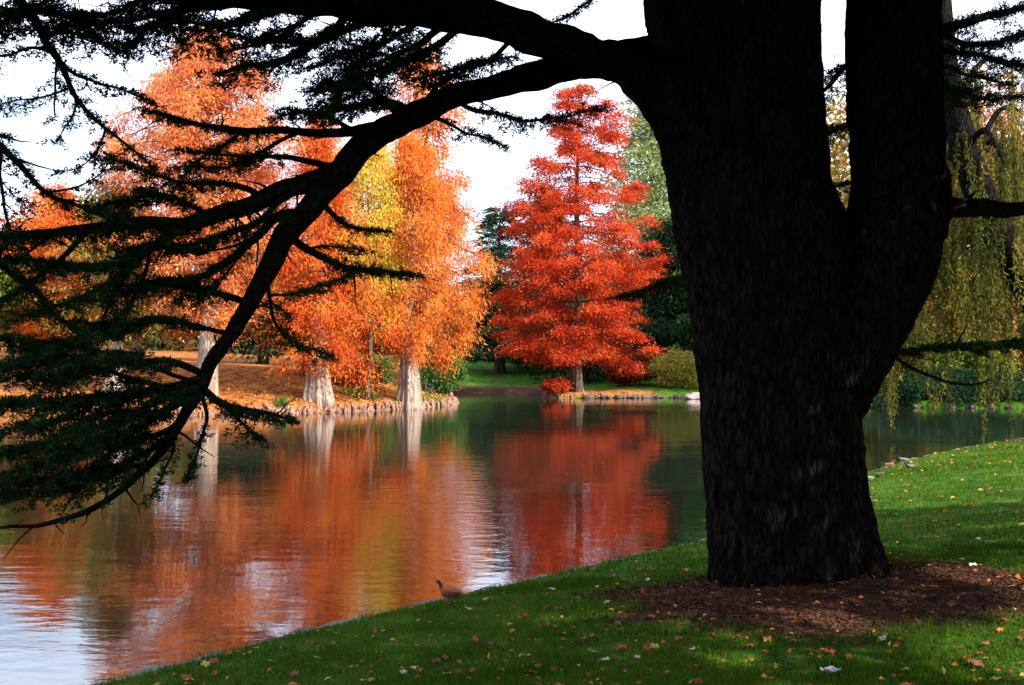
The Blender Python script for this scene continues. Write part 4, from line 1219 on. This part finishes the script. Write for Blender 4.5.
# ------------------------------------------------------------------ knees, stones
def knee_mesh(seed):
    r = random.Random(seed)
    h = r.uniform(0.34, 0.50)
    n, seg = 9, 9
    q = np.linspace(0, 1, n)
    prof = np.array([1.25, 1.05, 0.92, 0.82, 0.78, 0.80, 0.74, 0.52, 0.12]) * r.uniform(0.065, 0.095)
    P = np.stack([0.05 * np.sin(q * 3 + seed), 0.05 * np.sin(q * 4 + 2 * seed), q * h - 0.12], -1)
    V, F = tube(P, prof, seg, rough=0.45, seed=seed)
    return mesh_np('cypress_knee', V, F, M['knee'], True)


KNEES = [knee_mesh(s) for s in range(6)]


def place_copy(src, loc, rz, sc, label, cat, group):
    o = src.copy()
    C.objects.link(o)
    o.location = tuple(float(v) for v in loc)
    o.rotation_euler = (random.uniform(-.1, .1), random.uniform(-.1, .1), rz)
    o.scale = (sc[0], sc[1], sc[2])
    return tag(o, label, cat, group)


knee_src = []
for me in KNEES:
    knee_src.append(bpy.data.objects.new('cypress_knee', me))
bank = resample(np.column_stack([catmull(LAKE_CTRL, 6, True), np.zeros(len(LAKE))])[24 * 6:39 * 6], 0.165)[0]
count = 0
for i, p in enumerate(bank):
    px, py, dep = project(p + [0, 0, 0.3])
    if p[1] < 40 or px < 78 or px > 462 or p[1] > 60 or dep < 0:
        continue
    T2 = bank[min(i + 1, len(bank) - 1)] - bank[i - 1]
    nn = nrm(np.array([-T2[1], T2[0], 0]))
    if count >= 190:
        break
    for row in range(1 if i % 3 else 2):
        off = rng.normal(0, 0.07) + row * 0.25
        q = p + nrm(np.array([T2[1], -T2[0], 0])) * (off if True else 0)
        s = random.uniform(0.75, 1.25)
        place_copy(random.choice(knee_src), (q[0], q[1], 0.02 + row * 0.12), random.uniform(0, 6.28), (s * 1.15, s * 1.15, s * random.uniform(0.8, 1.15)),
                   'pinkish brown knobbly cypress knee in the row lining the left bank', 'cypress knee', 'cypress knees lining the left bank')
        count += 1
print('knees left', count)
isl = resample(np.column_stack([catmull(LAKE_CTRL, 6, True), np.zeros(len(LAKE))])[19 * 6:23 * 6], 0.2)[0]
c2 = 0
for p in isl:
    px, py, dep = project(p + [0, 0, 0.3])
    if not (542 < px < 640) or p[1] > 69:
        continue
    s = random.uniform(0.7, 1.2)
    place_copy(random.choice(knee_src), (p[0], p[1] + 0.15 + random.uniform(0, .3), 0.05), random.uniform(0, 6.28), (s, s, s * 0.9),
               'pinkish brown knobbly knee standing on the stony point under the red cypress', 'cypress knee', 'cypress knees on the stony point')
    c2 += 1
print('knees point', c2)


def stone_mesh(seed, mat, sx=1, sy=1, sz=1, sub=3, name='shore_stone'):
    bm = bmesh.new()
    bmesh.ops.create_icosphere(bm, subdivisions=sub, radius=1)
    for v in bm.verts:
        q = v.co.copy()
        k = 1 + 0.30 * mnoise.noise(q * 1.1 + Vector((seed * 3.3, 0, 0))) + 0.10 * mnoise.noise(q * 3.1 + Vector((0, seed * 2.1, 0)))
        for a in range(3):
            q[a] = math.copysign(abs(q[a]) ** 0.75, q[a])
        v.co = Vector((q.x * k * sx, q.y * k * sy, q.z * k * sz))
    me = bpy.data.meshes.new(name)
    bm.to_mesh(me); bm.free()
    me.polygons.foreach_set('use_smooth', np.ones(len(me.polygons), dtype=bool))
    me.materials.append(mat)
    return me


st_src = [bpy.data.objects.new('shore_stone', stone_mesh(s, M['mossstone'] if s % 2 else M['stone'], 1, 0.8, 0.6)) for s in range(5)]
for p in isl:
    px, py, dep = project(p + [0, 0, 0.1])
    if not (585 < px < 683) or p[1] > 69 or random.random() < 0.35:
        continue
    s = random.uniform(0.10, 0.30)
    place_copy(random.choice(st_src), (p[0], p[1] - 0.12 + random.uniform(-.06, .12), 0.10), random.uniform(0, 6.28), (s, s, s),
               'mossy grey stone in the low edge of the far lawn', 'stone', 'stones edging the far lawn')
slab = bpy.data.objects.new('rock_slab', stone_mesh(11, M['pinkstone'], 0.85, 0.6, 0.26, 4))
C.objects.link(slab)
q = at(697, 397, 65)
slab.location = (q[0], q[1], 0.14)
tag(slab, 'flat pinkish grey rock slab at the water left of the cedar trunk', 'rock')
rb = resample(np.column_stack([catmull(LAKE_CTRL, 6, True), np.zeros(len(LAKE))])[13 * 6:18 * 6], 0.9)[0]
for p in rb:
    px, py, dep = project(p)
    if not (862 < px < 1040) or p[1] < 44:
        continue
    s = random.uniform(0.15, 0.36)
    place_copy(random.choice(st_src), (p[0], p[1] + random.uniform(0, .3), 0.08), random.uniform(0, 6.28), (s, s, s * 0.8),
               'dark grey stone along the shaded right bank', 'stone', 'stones along the right bank')
# pale stones at the far left of the bank
for px, d, sz in ((8, 46.8, .75), (24, 46.6, .9), (36, 46.3, .6)):
    q = at(px, 411, d)
    place_copy(st_src[0], (q[0], q[1], 0.15), random.uniform(0, 6.28), (sz, sz, sz * 0.55),
               'flat pale stone at the far left of the bank', 'stone', 'pale stones at the far left')
# rough lumps at the base of the mottled cypress
for px, py, d, sz in ((118, 387, 45.6, .32), (110, 394, 45.3, .36), (117, 398, 45.0, .34)):
    q = at(px, py, d)
    place_copy(st_src[2], (q[0], q[1], float(height(q[0], q[1])) + 0.12), random.uniform(0, 6.28), (sz, sz, sz * 1.2),
               'pale lump of stone at the foot of the mottled cypress', 'stone', 'pale stones at the foot of the mottled cypress')


# small clumps of strap leaved plants on the slope
def strap_plant(px, d, label, h=0.55, n=90, mat='lime', w=0.05):
    b = ground_at(px, d)
    root = empty('strap_plant', b, label, 'plant')
    cs = np.tile(b, (n, 1)) + rng.normal(0, 0.16, (n, 3)) * [1, 1, 0]
    d_ = nrm(rng.normal(0, 0.5, (n, 3)) * [1, 1, 0] + UP)
    lb = Buf()
    lb.add(*rhombs(cs, d_, rng.uniform(.6, 1.1, n) * h, w, bend=0.1))
    lb.obj('leaf_tuft', M[mat], root, b)


strap_plant(348, 49.5, 'pale strap leaved plant on the leafy slope, upper left of its three')
strap_plant(358, 49.2, 'green strap leaved plant in the middle of the slope row', mat='green')
strap_plant(372, 49.0, 'green strap leaved plant next to the ribbed trunk', mat='green')
strap_plant(427, 49.4, 'bright green tuft on the bank right of the ribbed trunk', 0.8, 120, 'lime', 0.07)
strap_plant(282, 45.2, 'small green tuft growing among the cypress knees', 0.6, 70, 'green')


# ------------------------------------------------------------------ ducks
def loft(rings, seg=14):
    """rings: (x, z, half width y, half height z)"""
    V = []
    ang = np.arange(seg) / seg * 2 * math.pi
    for x, z, w, h, tilt in rings:
        yy = w * np.cos(ang)
        zz = h * np.sin(ang)
        V.append(np.stack([x + zz * math.sin(tilt), yy, z + zz * math.cos(tilt)], -1))
    n = len(rings)
    V = np.concatenate(V)
    i = np.arange(n - 1)[:, None] * seg
    j = np.arange(seg)[None, :]
    F = np.stack([i + j, i + (j + 1) % seg, i + seg + (j + 1) % seg, i + seg + j], -1).reshape(-1, 4)
    V = np.vstack([V, [[rings[0][0], 0, rings[0][1]]], [[rings[-1][0], 0, rings[-1][1]]]])
    jj = np.arange(seg)
    F2 = np.stack([(jj + 1) % seg, jj, np.full(seg, n * seg)], -1)
    t = (n - 1) * seg
    F3 = np.stack([t + jj, t + (jj + 1) % seg, np.full(seg, n * seg + 1)], -1)
    return V, [F, F2, F3]


def duck_mat(name, body, head, belly, breast=None):
    m, nt, N, Lk, out = new_mat(name)
    tc = N.new('ShaderNodeTexCoord')
    sp = N.new('ShaderNodeSeparateXYZ')
    Lk.new(tc.outputs['Object'], sp.inputs[0])
    nz = N.new('ShaderNodeTexNoise'); nz.inputs['Scale'].default_value = 45; nz.inputs['Detail'].default_value = 4
    Lk.new(tc.outputs['Object'], nz.inputs['Vector'])

    def step(sock, a, b):
        q = N.new('ShaderNodeMapRange')
        q.inputs['From Min'].default_value = a; q.inputs['From Max'].default_value = b
        Lk.new(sock, q.inputs['Value'])
        return q.outputs[0]

    def mix(f, a, b):
        q = N.new('ShaderNodeMix'); q.data_type = 'RGBA'
        Lk.new(f, q.inputs[0])
        for s, v in ((6, a), (7, b)):
            if isinstance(v, tuple): q.inputs[s].default_value = (*v, 1)
            else: Lk.new(v, q.inputs[s])
        return q.outputs[2]
    mott = ramp(N, [(0.35, tuple(c * 0.55 for c in body)), (0.6, body)])
    Lk.new(nz.outputs['Fac'], mott.inputs['Fac'])
    col = mix(step(sp.outputs['Z'], 0.13, 0.10), mott.outputs[0], belly)
    if breast:
        col = mix(step(sp.outputs['X'], 0.07, 0.10), col, breast)
    col = mix(step(sp.outputs['Z'], 0.245, 0.262), col, head)
    bs = N.new('ShaderNodeBsdfPrincipled'); bs.inputs['Roughness'].default_value = 0.75
    Lk.new(col, bs.inputs['Base Color'])
    Lk.new(bs.outputs[0], out.inputs['Surface'])
    return m


M['bill'] = plain_mat('bill_horn', [(0.20, 0.13, 0.04), (0.34, 0.22, 0.06)], 20)
M['duckleg'] = plain_mat('orange_leg_skin', [(0.45, 0.16, 0.03), (0.6, 0.24, 0.05)], 20)
M['eye'] = plain_mat('eye_black', [(0.01, 0.01, 0.01), (0.015, 0.015, 0.015)], 5, 0.2, 0)


def duck(name, loc, heading, label, mat, wing_col, scale=1.0, sit=False, group=None):
    """heading: the compass angle (radians, from +X) the bird looks to"""
    root = empty(name, loc, label, 'duck', group)
    root.rotation_euler = (0, 0, heading)
    root.scale = (scale,) * 3
    dz = -0.075 if sit else 0.0
    b = Buf()
    body = [(-0.235, 0.185, 0.006, 0.006, 0), (-0.21, 0.18, 0.03, 0.012, 0), (-0.17, 0.17, 0.055, 0.030, 0), (-0.12, 0.16, 0.082, 0.058, 0), (-0.05, 0.15, 0.098, 0.075, 0),
            (0.02, 0.15, 0.098, 0.078, 0), (0.08, 0.158, 0.082, 0.072, 0.1), (0.118, 0.18, 0.056, 0.056, 0.5), (0.135, 0.215, 0.036, 0.038, 1.0), (0.138, 0.25, 0.029, 0.030, 1.35),
            (0.142, 0.275, 0.033, 0.034, 1.3), (0.158, 0.295, 0.037, 0.036, 0.8), (0.182, 0.300, 0.034, 0.032, 0.2), (0.202, 0.295, 0.022, 0.021, 0), (0.212, 0.292, 0.008, 0.009, 0)]
    V, F = loft(body, 16)
    b.add(V + [0, 0, dz], F)
    o = b.obj('body', mat, root, smooth=True)
    sd = o.modifiers.new('soft', 'SUBSURF'); sd.levels = 1; sd.render_levels = 1
    bl = Buf()
    V, F = loft([(0.200, 0.290, 0.015, 0.012, 0), (0.222, 0.286, 0.013, 0.008, 0), (0.245, 0.281, 0.014, 0.005, 0), (0.262, 0.279, 0.010, 0.003, 0)], 10)
    bl.add(V + [0, 0, dz], F)
    bl.obj('bill', M['bill'], root, smooth=True)
    for s in (-1, 1):
        w = Buf()
        V, F = loft([(-0.20, 0.19, 0.006, 0.004, 0), (-0.15, 0.185, 0.012, 0.018, 0), (-0.07, 0.175, 0.016, 0.040, 0), (0.01, 0.172, 0.016, 0.044, 0), (0.07, 0.178, 0.012, 0.030, 0), (0.095, 0.182, 0.004, 0.010, 0)], 10)
        yo = np.interp(V[:, 0], [-.2, -.12, -.05, .03, .1], [.03, .076, .092, .090, .062])
        V[:, 1] += yo * 1.0
        V[:, 1] *= s
        w.add(V + [0, 0, dz], F)
        w.obj('wing', wing_col, root, smooth=True)
        e = Buf()
        V, F = loft([(0.176, 0.305, 0.001, 0.001, 0), (0.178, 0.305, 0.004, 0.004, 0), (0.184, 0.305, 0.004, 0.004, 0), (0.186, 0.305, 0.001, 0.001, 0)], 8)
        e.add(V * [1, 1, 1] + [0, s * 0.033, dz], F)
        e.obj('eye', M['eye'], root, smooth=True)
        if not sit:
            l = Buf()
            l.add(*tube([(0.0, s * 0.045, 0.10), (-0.005, s * 0.046, 0.055), (0.004, s * 0.047, 0.012)], [0.013, 0.008, 0.007], 7))
            toes = []
            for a in (-0.5, 0, 0.5):
                l.add(*tube([(0.0, s * 0.047, 0.010), (0.028 * math.cos(a), s * 0.047 + 0.028 * math.sin(a), 0.008), (0.055 * math.cos(a), s * 0.047 + 0.055 * math.sin(a), 0.004)], [0.006, 0.005, 0.002], 5))
            wb = np.array([(0, s * 0.047, 0.007), (0.05 * math.cos(.5), s * 0.047 - 0.05 * math.sin(.5), 0.005), (0.052, s * 0.047, 0.005), (0.05 * math.cos(.5), s * 0.047 + 0.05 * math.sin(.5), 0.005)])
            l.add(wb, np.array([[0, 1, 2, 3]]))
            l.obj('leg', M['duckleg'], root, smooth=True)
    return root


M['duck_brown'] = duck_mat('brown_duck_feathers', (0.28, 0.075, 0.035), (0.05, 0.03, 0.022), (0.55, 0.28, 0.13))
M['duck_grey'] = duck_mat('grey_duck_feathers', (0.22, 0.21, 0.20), (0.03, 0.05, 0.035), (0.32, 0.31, 0.29), (0.09, 0.045, 0.03))
M['duck_dark'] = duck_mat('dark_duck_feathers', (0.07, 0.055, 0.045), (0.03, 0.03, 0.03), (0.16, 0.12, 0.09))
M['duck_white'] = duck_mat('pied_duck_feathers', (0.30, 0.30, 0.31), (0.03, 0.03, 0.035), (0.55, 0.55, 0.55), (0.06, 0.05, 0.05))
M['wing_brown'] = plain_mat('brown_wing', [(0.14, 0.034, 0.016), (0.32, 0.085, 0.038)], 40)
M['wing_grey'] = plain_mat('grey_wing', [(0.09, 0.085, 0.08), (0.24, 0.23, 0.22)], 40)
M['wing_dark'] = plain_mat('dark_wing', [(0.02, 0.018, 0.016), (0.07, 0.055, 0.045)], 40)


def on_ground(px, py, lo=4.0, hi=60.0):
    """where the line of sight through a pixel meets the ground"""
    d = np.linspace(lo, hi, 1500)
    P = np.stack([at(px, py, q) for q in d])
    h = height(P[:, 0], P[:, 1])
    k = np.argmax(P[:, 2] <= np.maximum(h, 0.0))
    p = P[k]
    return np.array([p[0], p[1], max(float(h[k]), 0.0)])


q = on_ground(449, 605)
duck('duck', q + [0, 0, 0.0], R(152), 'reddish brown duck standing alone at the near shore', M['duck_brown'], M['wing_brown'], 0.62)
for px, py, hd, mt, wg, sit, lb in ((868, 481, 200, 'duck_grey', 'wing_grey', True, 'pale grey duck resting beside the edge of the big trunk'),
                                    (880, 477, 30, 'duck_dark', 'wing_dark', True, 'dark duck resting next to the pale grey one'),
                                    (890, 467, 20, 'duck_brown', 'wing_brown', True, 'russet duck at the waterline behind the dark one'),
                                    (903, 464, 160, 'duck_white', 'wing_grey', False, 'white and black duck standing at the water edge'),
                                    (909, 471, 205, 'duck_dark', 'wing_grey', False, 'blackish duck furthest up the grass from the group')):
    q = on_ground(px, py)
    duck('duck', q, R(hd), lb, M[mt], M[wg], 0.58, sit, 'ducks resting at the near shore')


# ------------------------------------------------------------------ grass, mulch, fallen leaves
def scatter(n, dmin, dmax, pw=1.0):
    """random points of the near lawn that the photograph could see, more of them close by"""
    d = dmin + (dmax - dmin) * rng.random(n) ** pw
    x = rng.uniform(-0.60, 0.60, n) * d
    return x, d


def build_grass():
    b = Buf()
    for n, d0, d1, pw, L, W in ((170000, 3.6, 9.5, 1.0, 0.055, 0.0075), (110000, 9.0, 20, 1.2, 0.06, 0.012), (70000, 18, 42, 1.2, 0.07, 0.022)):
        x, y = scatter(n, d0, d1, pw)
        s = lake_dist(x, y)
        k = (s > 0.04 + 0.13 * rng.random(n)) & (mulch_mask(x, y) < rng.normal(0.0, 0.09, n)) & (s < 30)
        x, y, s = x[k], y[k], s[k]
        z = height(x, y, s)
        c = np.stack([x, y, z - 0.004], -1)
        d = nrm(rng.normal(0, 0.45, c.shape) * [1, 1, 0] + UP)
        patch = np.array([0.9 + 0.75 * mnoise.noise(Vector((p[0] * 2.3, p[1] * 2.3, 1.0))) + 0.3 * mnoise.noise(Vector((p[0] * 9, p[1] * 9, 4.0))) for p in c]).clip(0.35, 1.9)
        b.add(*tris(c, d, rng.uniform(0.4, 1.3, len(c)) * L * patch, W))
    o = b.obj('lawn_grass', M['grass'])
    tag(o, 'short green lawn grass on the near bank', 'grass', None, 'stuff')


build_grass()


def build_mulch():
    n = 34000
    x = rng.uniform(0.2, 5.2, n); y = rng.uniform(6.0, 9.6, n)
    k = mulch_mask(x, y) > rng.normal(-0.04, 0.10, n)
    x, y = x[k], y[k]
    z = height(x, y)
    c = np.stack([x, y, z + 0.004], -1)
    d = nrm(rng.normal(0, 1, c.shape) * [1, 1, 0.25])
    b = Buf()
    b.add(*rhombs(c, d, rng.uniform(0.02, 0.055, len(c)), rng.uniform(0.008, 0.018, len(c)), np.tile(UP, (len(c), 1)) + rng.normal(0, .5, c.shape)))
    o = b.obj('bark_litter', M['mulch'])
    tag(o, 'brown bark and needle litter under the cedar', 'litter', None, 'stuff')


build_mulch()

LEAFC = {'cream': [(0.55, 0.48, 0.34), (0.68, 0.62, 0.48)], 'orange': [(0.45, 0.12, 0.03), (0.60, 0.22, 0.06)], 'brown': [(0.14, 0.045, 0.02), (0.26, 0.09, 0.04)],
         'russet': [(0.30, 0.05, 0.02), (0.45, 0.09, 0.04)], 'yellow': [(0.45, 0.34, 0.06), (0.60, 0.46, 0.10)]}
for k, v in LEAFC.items():
    M['leaf_' + k] = plain_mat('fallen_leaf_' + k, v, 30, 0.7, 0.2)


def fallen_leaf_mesh(seed, mat):
    """a curled lobed leaf with a stalk"""
    r = random.Random(seed)
    n = 16
    ang = np.arange(n) / n * 2 * math.pi
    rad = 0.5 * (0.72 + 0.20 * np.cos(ang * 5 + r.uniform(0, 1)) + 0.10 * np.cos(ang))
    V = [(0, 0, 0.06)]
    cu = r.uniform(0.35, 0.9)
    for f in (0.5, 1.0):
        for a, q in zip(ang, rad):
            x, y = math.cos(a) * q * f * 1.25, math.sin(a) * q * f
            V.append((x, y, 0.06 + cu * (y * y) * 1.1 + 0.25 * x * x * r.uniform(0.5, 1) - 0.10 * (f == 1) * math.cos(a * 5)))
    V = np.array(V)
    j = np.arange(n)
    F3 = np.stack([np.zeros(n, int), 1 + j, 1 + (j + 1) % n], -1)
    F4 = np.stack([1 + j, 1 + n + j, 1 + n + (j + 1) % n, 1 + (j + 1) % n], -1)
    sv, sf = tube([(0.55, 0, 0.15), (0.75, 0.03, 0.12), (0.95, 0.1, 0.02)], [0.02, 0.018, 0.015], 4)
    b = [F3, F4] + [f + len(V) for f in sf]
    return mesh_np('fallen_leaf', np.vstack([V, sv]), b, mat, True)


leaf_src = {k: [bpy.data.objects.new('fallen_leaf', fallen_leaf_mesh(s, M['leaf_' + k])) for s in range(3)] for k in LEAFC}
WORD = {'cream': 'pale cream', 'orange': 'bright orange', 'brown': 'dark brown', 'russet': 'russet red', 'yellow': 'dull yellow'}
n_leaf = 0
while n_leaf < 280:
    d = 4.6 + 8.0 * random.random() ** 1.3
    x = random.uniform(-0.52, 0.52) * d
    s = float(lake_dist(np.array([x]), np.array([d]))[0])
    mm = float(mulch_mask(np.array([x]), np.array([d]))[0])
    if s < 0.2 or (mm > 0.05 and random.random() < 0.8):
        continue
    if (x - TREE[0]) ** 2 + (d - TREE[1]) ** 2 < 1.0:
        continue
    kx = random.choices(['cream', 'orange', 'brown', 'russet', 'yellow'], [1.3, 2.2, 2.8, 2.0, 1.2])[0]
    sz = random.uniform(0.04, 0.085)
    o = place_copy(random.choice(leaf_src[kx]), (x, d, float(height(np.array([x]), np.array([d]))[0]) + 0.018), random.uniform(0, 6.28), (sz, sz, sz),
                   WORD[kx] + ' fallen leaf lying on the shaded near lawn', 'leaf', 'fallen leaves on the near lawn, ' + WORD[kx])
    o.rotation_euler = (random.uniform(-.35, .35), random.uniform(-.35, .35), random.uniform(0, 6.28))
    n_leaf += 1

M['litter'] = leaf_mat('leaf_litter', [(0.26, 0.05, 0.02), (0.45, 0.13, 0.03), (0.55, 0.22, 0.05), (0.50, 0.38, 0.12)], 0.2, 1.0, 0.8)


def build_litter():
    b = Buf()
    for n, d0, d1, sz, thr in ((1500, 4.5, 13, 0.045, 0.35), (9000, 12, 36, 0.085, 0.15)):
        x, y = scatter(n, d0, d1, 1.1)
        s = lake_dist(x, y)
        cl = np.array([mnoise.noise(Vector((a * 0.35, c * 0.35, 3.0))) for a, c in zip(x, y)])
        k = (s > 0.15) & (s < 16) & (cl + rng.uniform(-0.4, 0.5, n) > -0.1) & (x > -3)
        if d0 > 10:
            k &= (x > 4) & (rng.random(n) < sstep(14, 28, y) * 0.8 + 0.2)
        x, y, s = x[k], y[k], s[k]
        c = np.stack([x, y, height(x, y, s) + 0.03], -1)
        b.add(*rhombs(c, rng.normal(0, 1, c.shape) * [1, 1, 0.2], rng.uniform(.6, 1.3, len(c)) * sz, rng.uniform(.6, 1.1, len(c)) * sz * 0.7,
                      np.tile(UP, (len(c), 1)) + rng.normal(0, .35, c.shape)))
    # litter on the far banks
    x = rng.uniform(-24, -2, 9000); y = rng.uniform(43, 62, 9000)
    s = lake_dist(x, y)
    k = (s > 0.1) & (s < 9)
    c = np.stack([x[k], y[k], height(x[k], y[k], s[k]) + 0.03], -1)
    b.add(*rhombs(c, rng.normal(0, 1, c.shape) * [1, 1, 0.3], 0.16, 0.11, np.tile(UP, (len(c), 1)) + rng.normal(0, .5, c.shape)))
    o = b.obj('leaf_litter', M['litter'])
    tag(o, 'small fallen leaves strewn over the lawn and the banks', 'litter', None, 'stuff')


build_litter()


def floating_leaves():
    n = 900
    x = rng.uniform(-22, 12, n); y = rng.uniform(7, 62, n)
    s = lake_dist(x, y)
    k = (s < -0.1) & (rng.random(n) < 0.25 + 0.75 * np.exp(s / 1.5))
    c = np.stack([x[k], y[k], np.full(k.sum(), 0.006)], -1)
    b = Buf()
    b.add(*rhombs(c, rng.normal(0, 1, c.shape) * [1, 1, 0.02], rng.uniform(0.04, 0.09, len(c)), rng.uniform(0.03, 0.05, len(c)), np.tile(UP, (len(c), 1)), bend=0.05))
    o = b.obj('floating_leaves', M['litter'])
    tag(o, 'scattered fallen leaves floating on the lake', 'leaves', None, 'stuff')


floating_leaves()

# a white scrap lying on the grass at the bottom edge
q = on_ground(831, 678)
M['white_scrap'] = plain_mat('white_paper', [(0.62, 0.64, 0.64), (0.78, 0.80, 0.80)], 14, 0.7, 0.2)
b = Buf()
g = np.array([(i, j) for i in range(7) for j in range(4)], float)
V = np.stack([g[:, 0] * 0.016 - 0.05, g[:, 1] * 0.013 - 0.02 + 0.006 * np.sin(g[:, 0]), 0.02 + 0.010 * np.sin(g[:, 0] * 1.3 + g[:, 1]) + 0.012 * np.cos(g[:, 1] * 2)], -1)
F = np.array([(i * 4 + j, (i + 1) * 4 + j, (i + 1) * 4 + j + 1, i * 4 + j + 1) for i in range(6) for j in range(3)])
b.add(V, F)
scrap = b.obj('paper_scrap', M['white_scrap'], smooth=True)
scrap.location = (q[0], q[1], q[2] + 0.015)
so = scrap.modifiers.new('thick', 'SOLIDIFY'); so.thickness = 0.003
tag(scrap, 'crumpled white scrap lying in the grass at the bottom edge', 'scrap')

# ------------------------------------------------------------------ sky and sun
SUN_AZ = R(128)          # clockwise from +Y: the sun stands behind the viewer, to the right
SUN_EL = R(34)
w = bpy.data.worlds.new('World')
scene.world = w
w.use_nodes = True
nt = w.node_tree
nt.nodes.clear()
N, Lk = nt.nodes, nt.links
out = N.new('ShaderNodeOutputWorld')
bg = N.new('ShaderNodeBackground')
sky = N.new('ShaderNodeTexSky')
sky.sky_type = 'NISHITA'
sky.sun_disc = False
sky.sun_elevation = SUN_EL
sky.sun_rotation = SUN_AZ
sky.air_density = 1.0
sky.dust_density = 1.0
tc = N.new('ShaderNodeTexCoord')
mp = N.new('ShaderNodeMapping')
mp.inputs['Scale'].default_value = (1.0, 1.0, 2.6)
Lk.new(tc.outputs['Generated'], mp.inputs['Vector'])
nz = N.new('ShaderNodeTexNoise')
nz.inputs['Scale'].default_value = 2.6
nz.inputs['Detail'].default_value = 7
nz.inputs['Roughness'].default_value = 0.55
Lk.new(mp.outputs[0], nz.inputs['Vector'])
cr = ramp(N, [(0.31, (0, 0, 0)), (0.50, (1, 1, 1))])
Lk.new(nz.outputs['Fac'], cr.inputs['Fac'])
mx = N.new('ShaderNodeMix')
mx.data_type = 'RGBA'
Lk.new(cr.outputs[0], mx.inputs[0])
Lk.new(sky.outputs[0], mx.inputs[6])
mx.inputs[7].default_value = (9.6, 10.8, 13.4, 1)
Lk.new(mx.outputs[2], bg.inputs['Color'])
bg.inputs['Strength'].default_value = 0.10
Lk.new(bg.outputs[0], out.inputs['Surface'])

sl = bpy.data.lights.new('sun', 'SUN')
sl.energy = 5.0
sl.angle = R(0.53)
sl.color = (1.0, 0.93, 0.82)
so = bpy.data.objects.new('sun', sl)
C.objects.link(so)
to_sun = Vector((math.sin(SUN_AZ) * math.cos(SUN_EL), math.cos(SUN_AZ) * math.cos(SUN_EL), math.sin(SUN_EL)))
so.rotation_euler = (-to_sun).to_track_quat('-Z', 'Y').to_euler()
so.location = (20, -20, 40)

vs = scene.view_settings
vs.view_transform = 'Standard'
vs.look = 'None'
vs.gamma = 1.0
vs.use_curve_mapping = False
vs.exposure = 1.05
scene.cycles.max_bounces = 6
scene.cycles.diffuse_bounces = 3
scene.cycles.glossy_bounces = 3
scene.cycles.transmission_bounces = 4
scene.cycles.caustics_reflective = False
scene.cycles.caustics_refractive = False
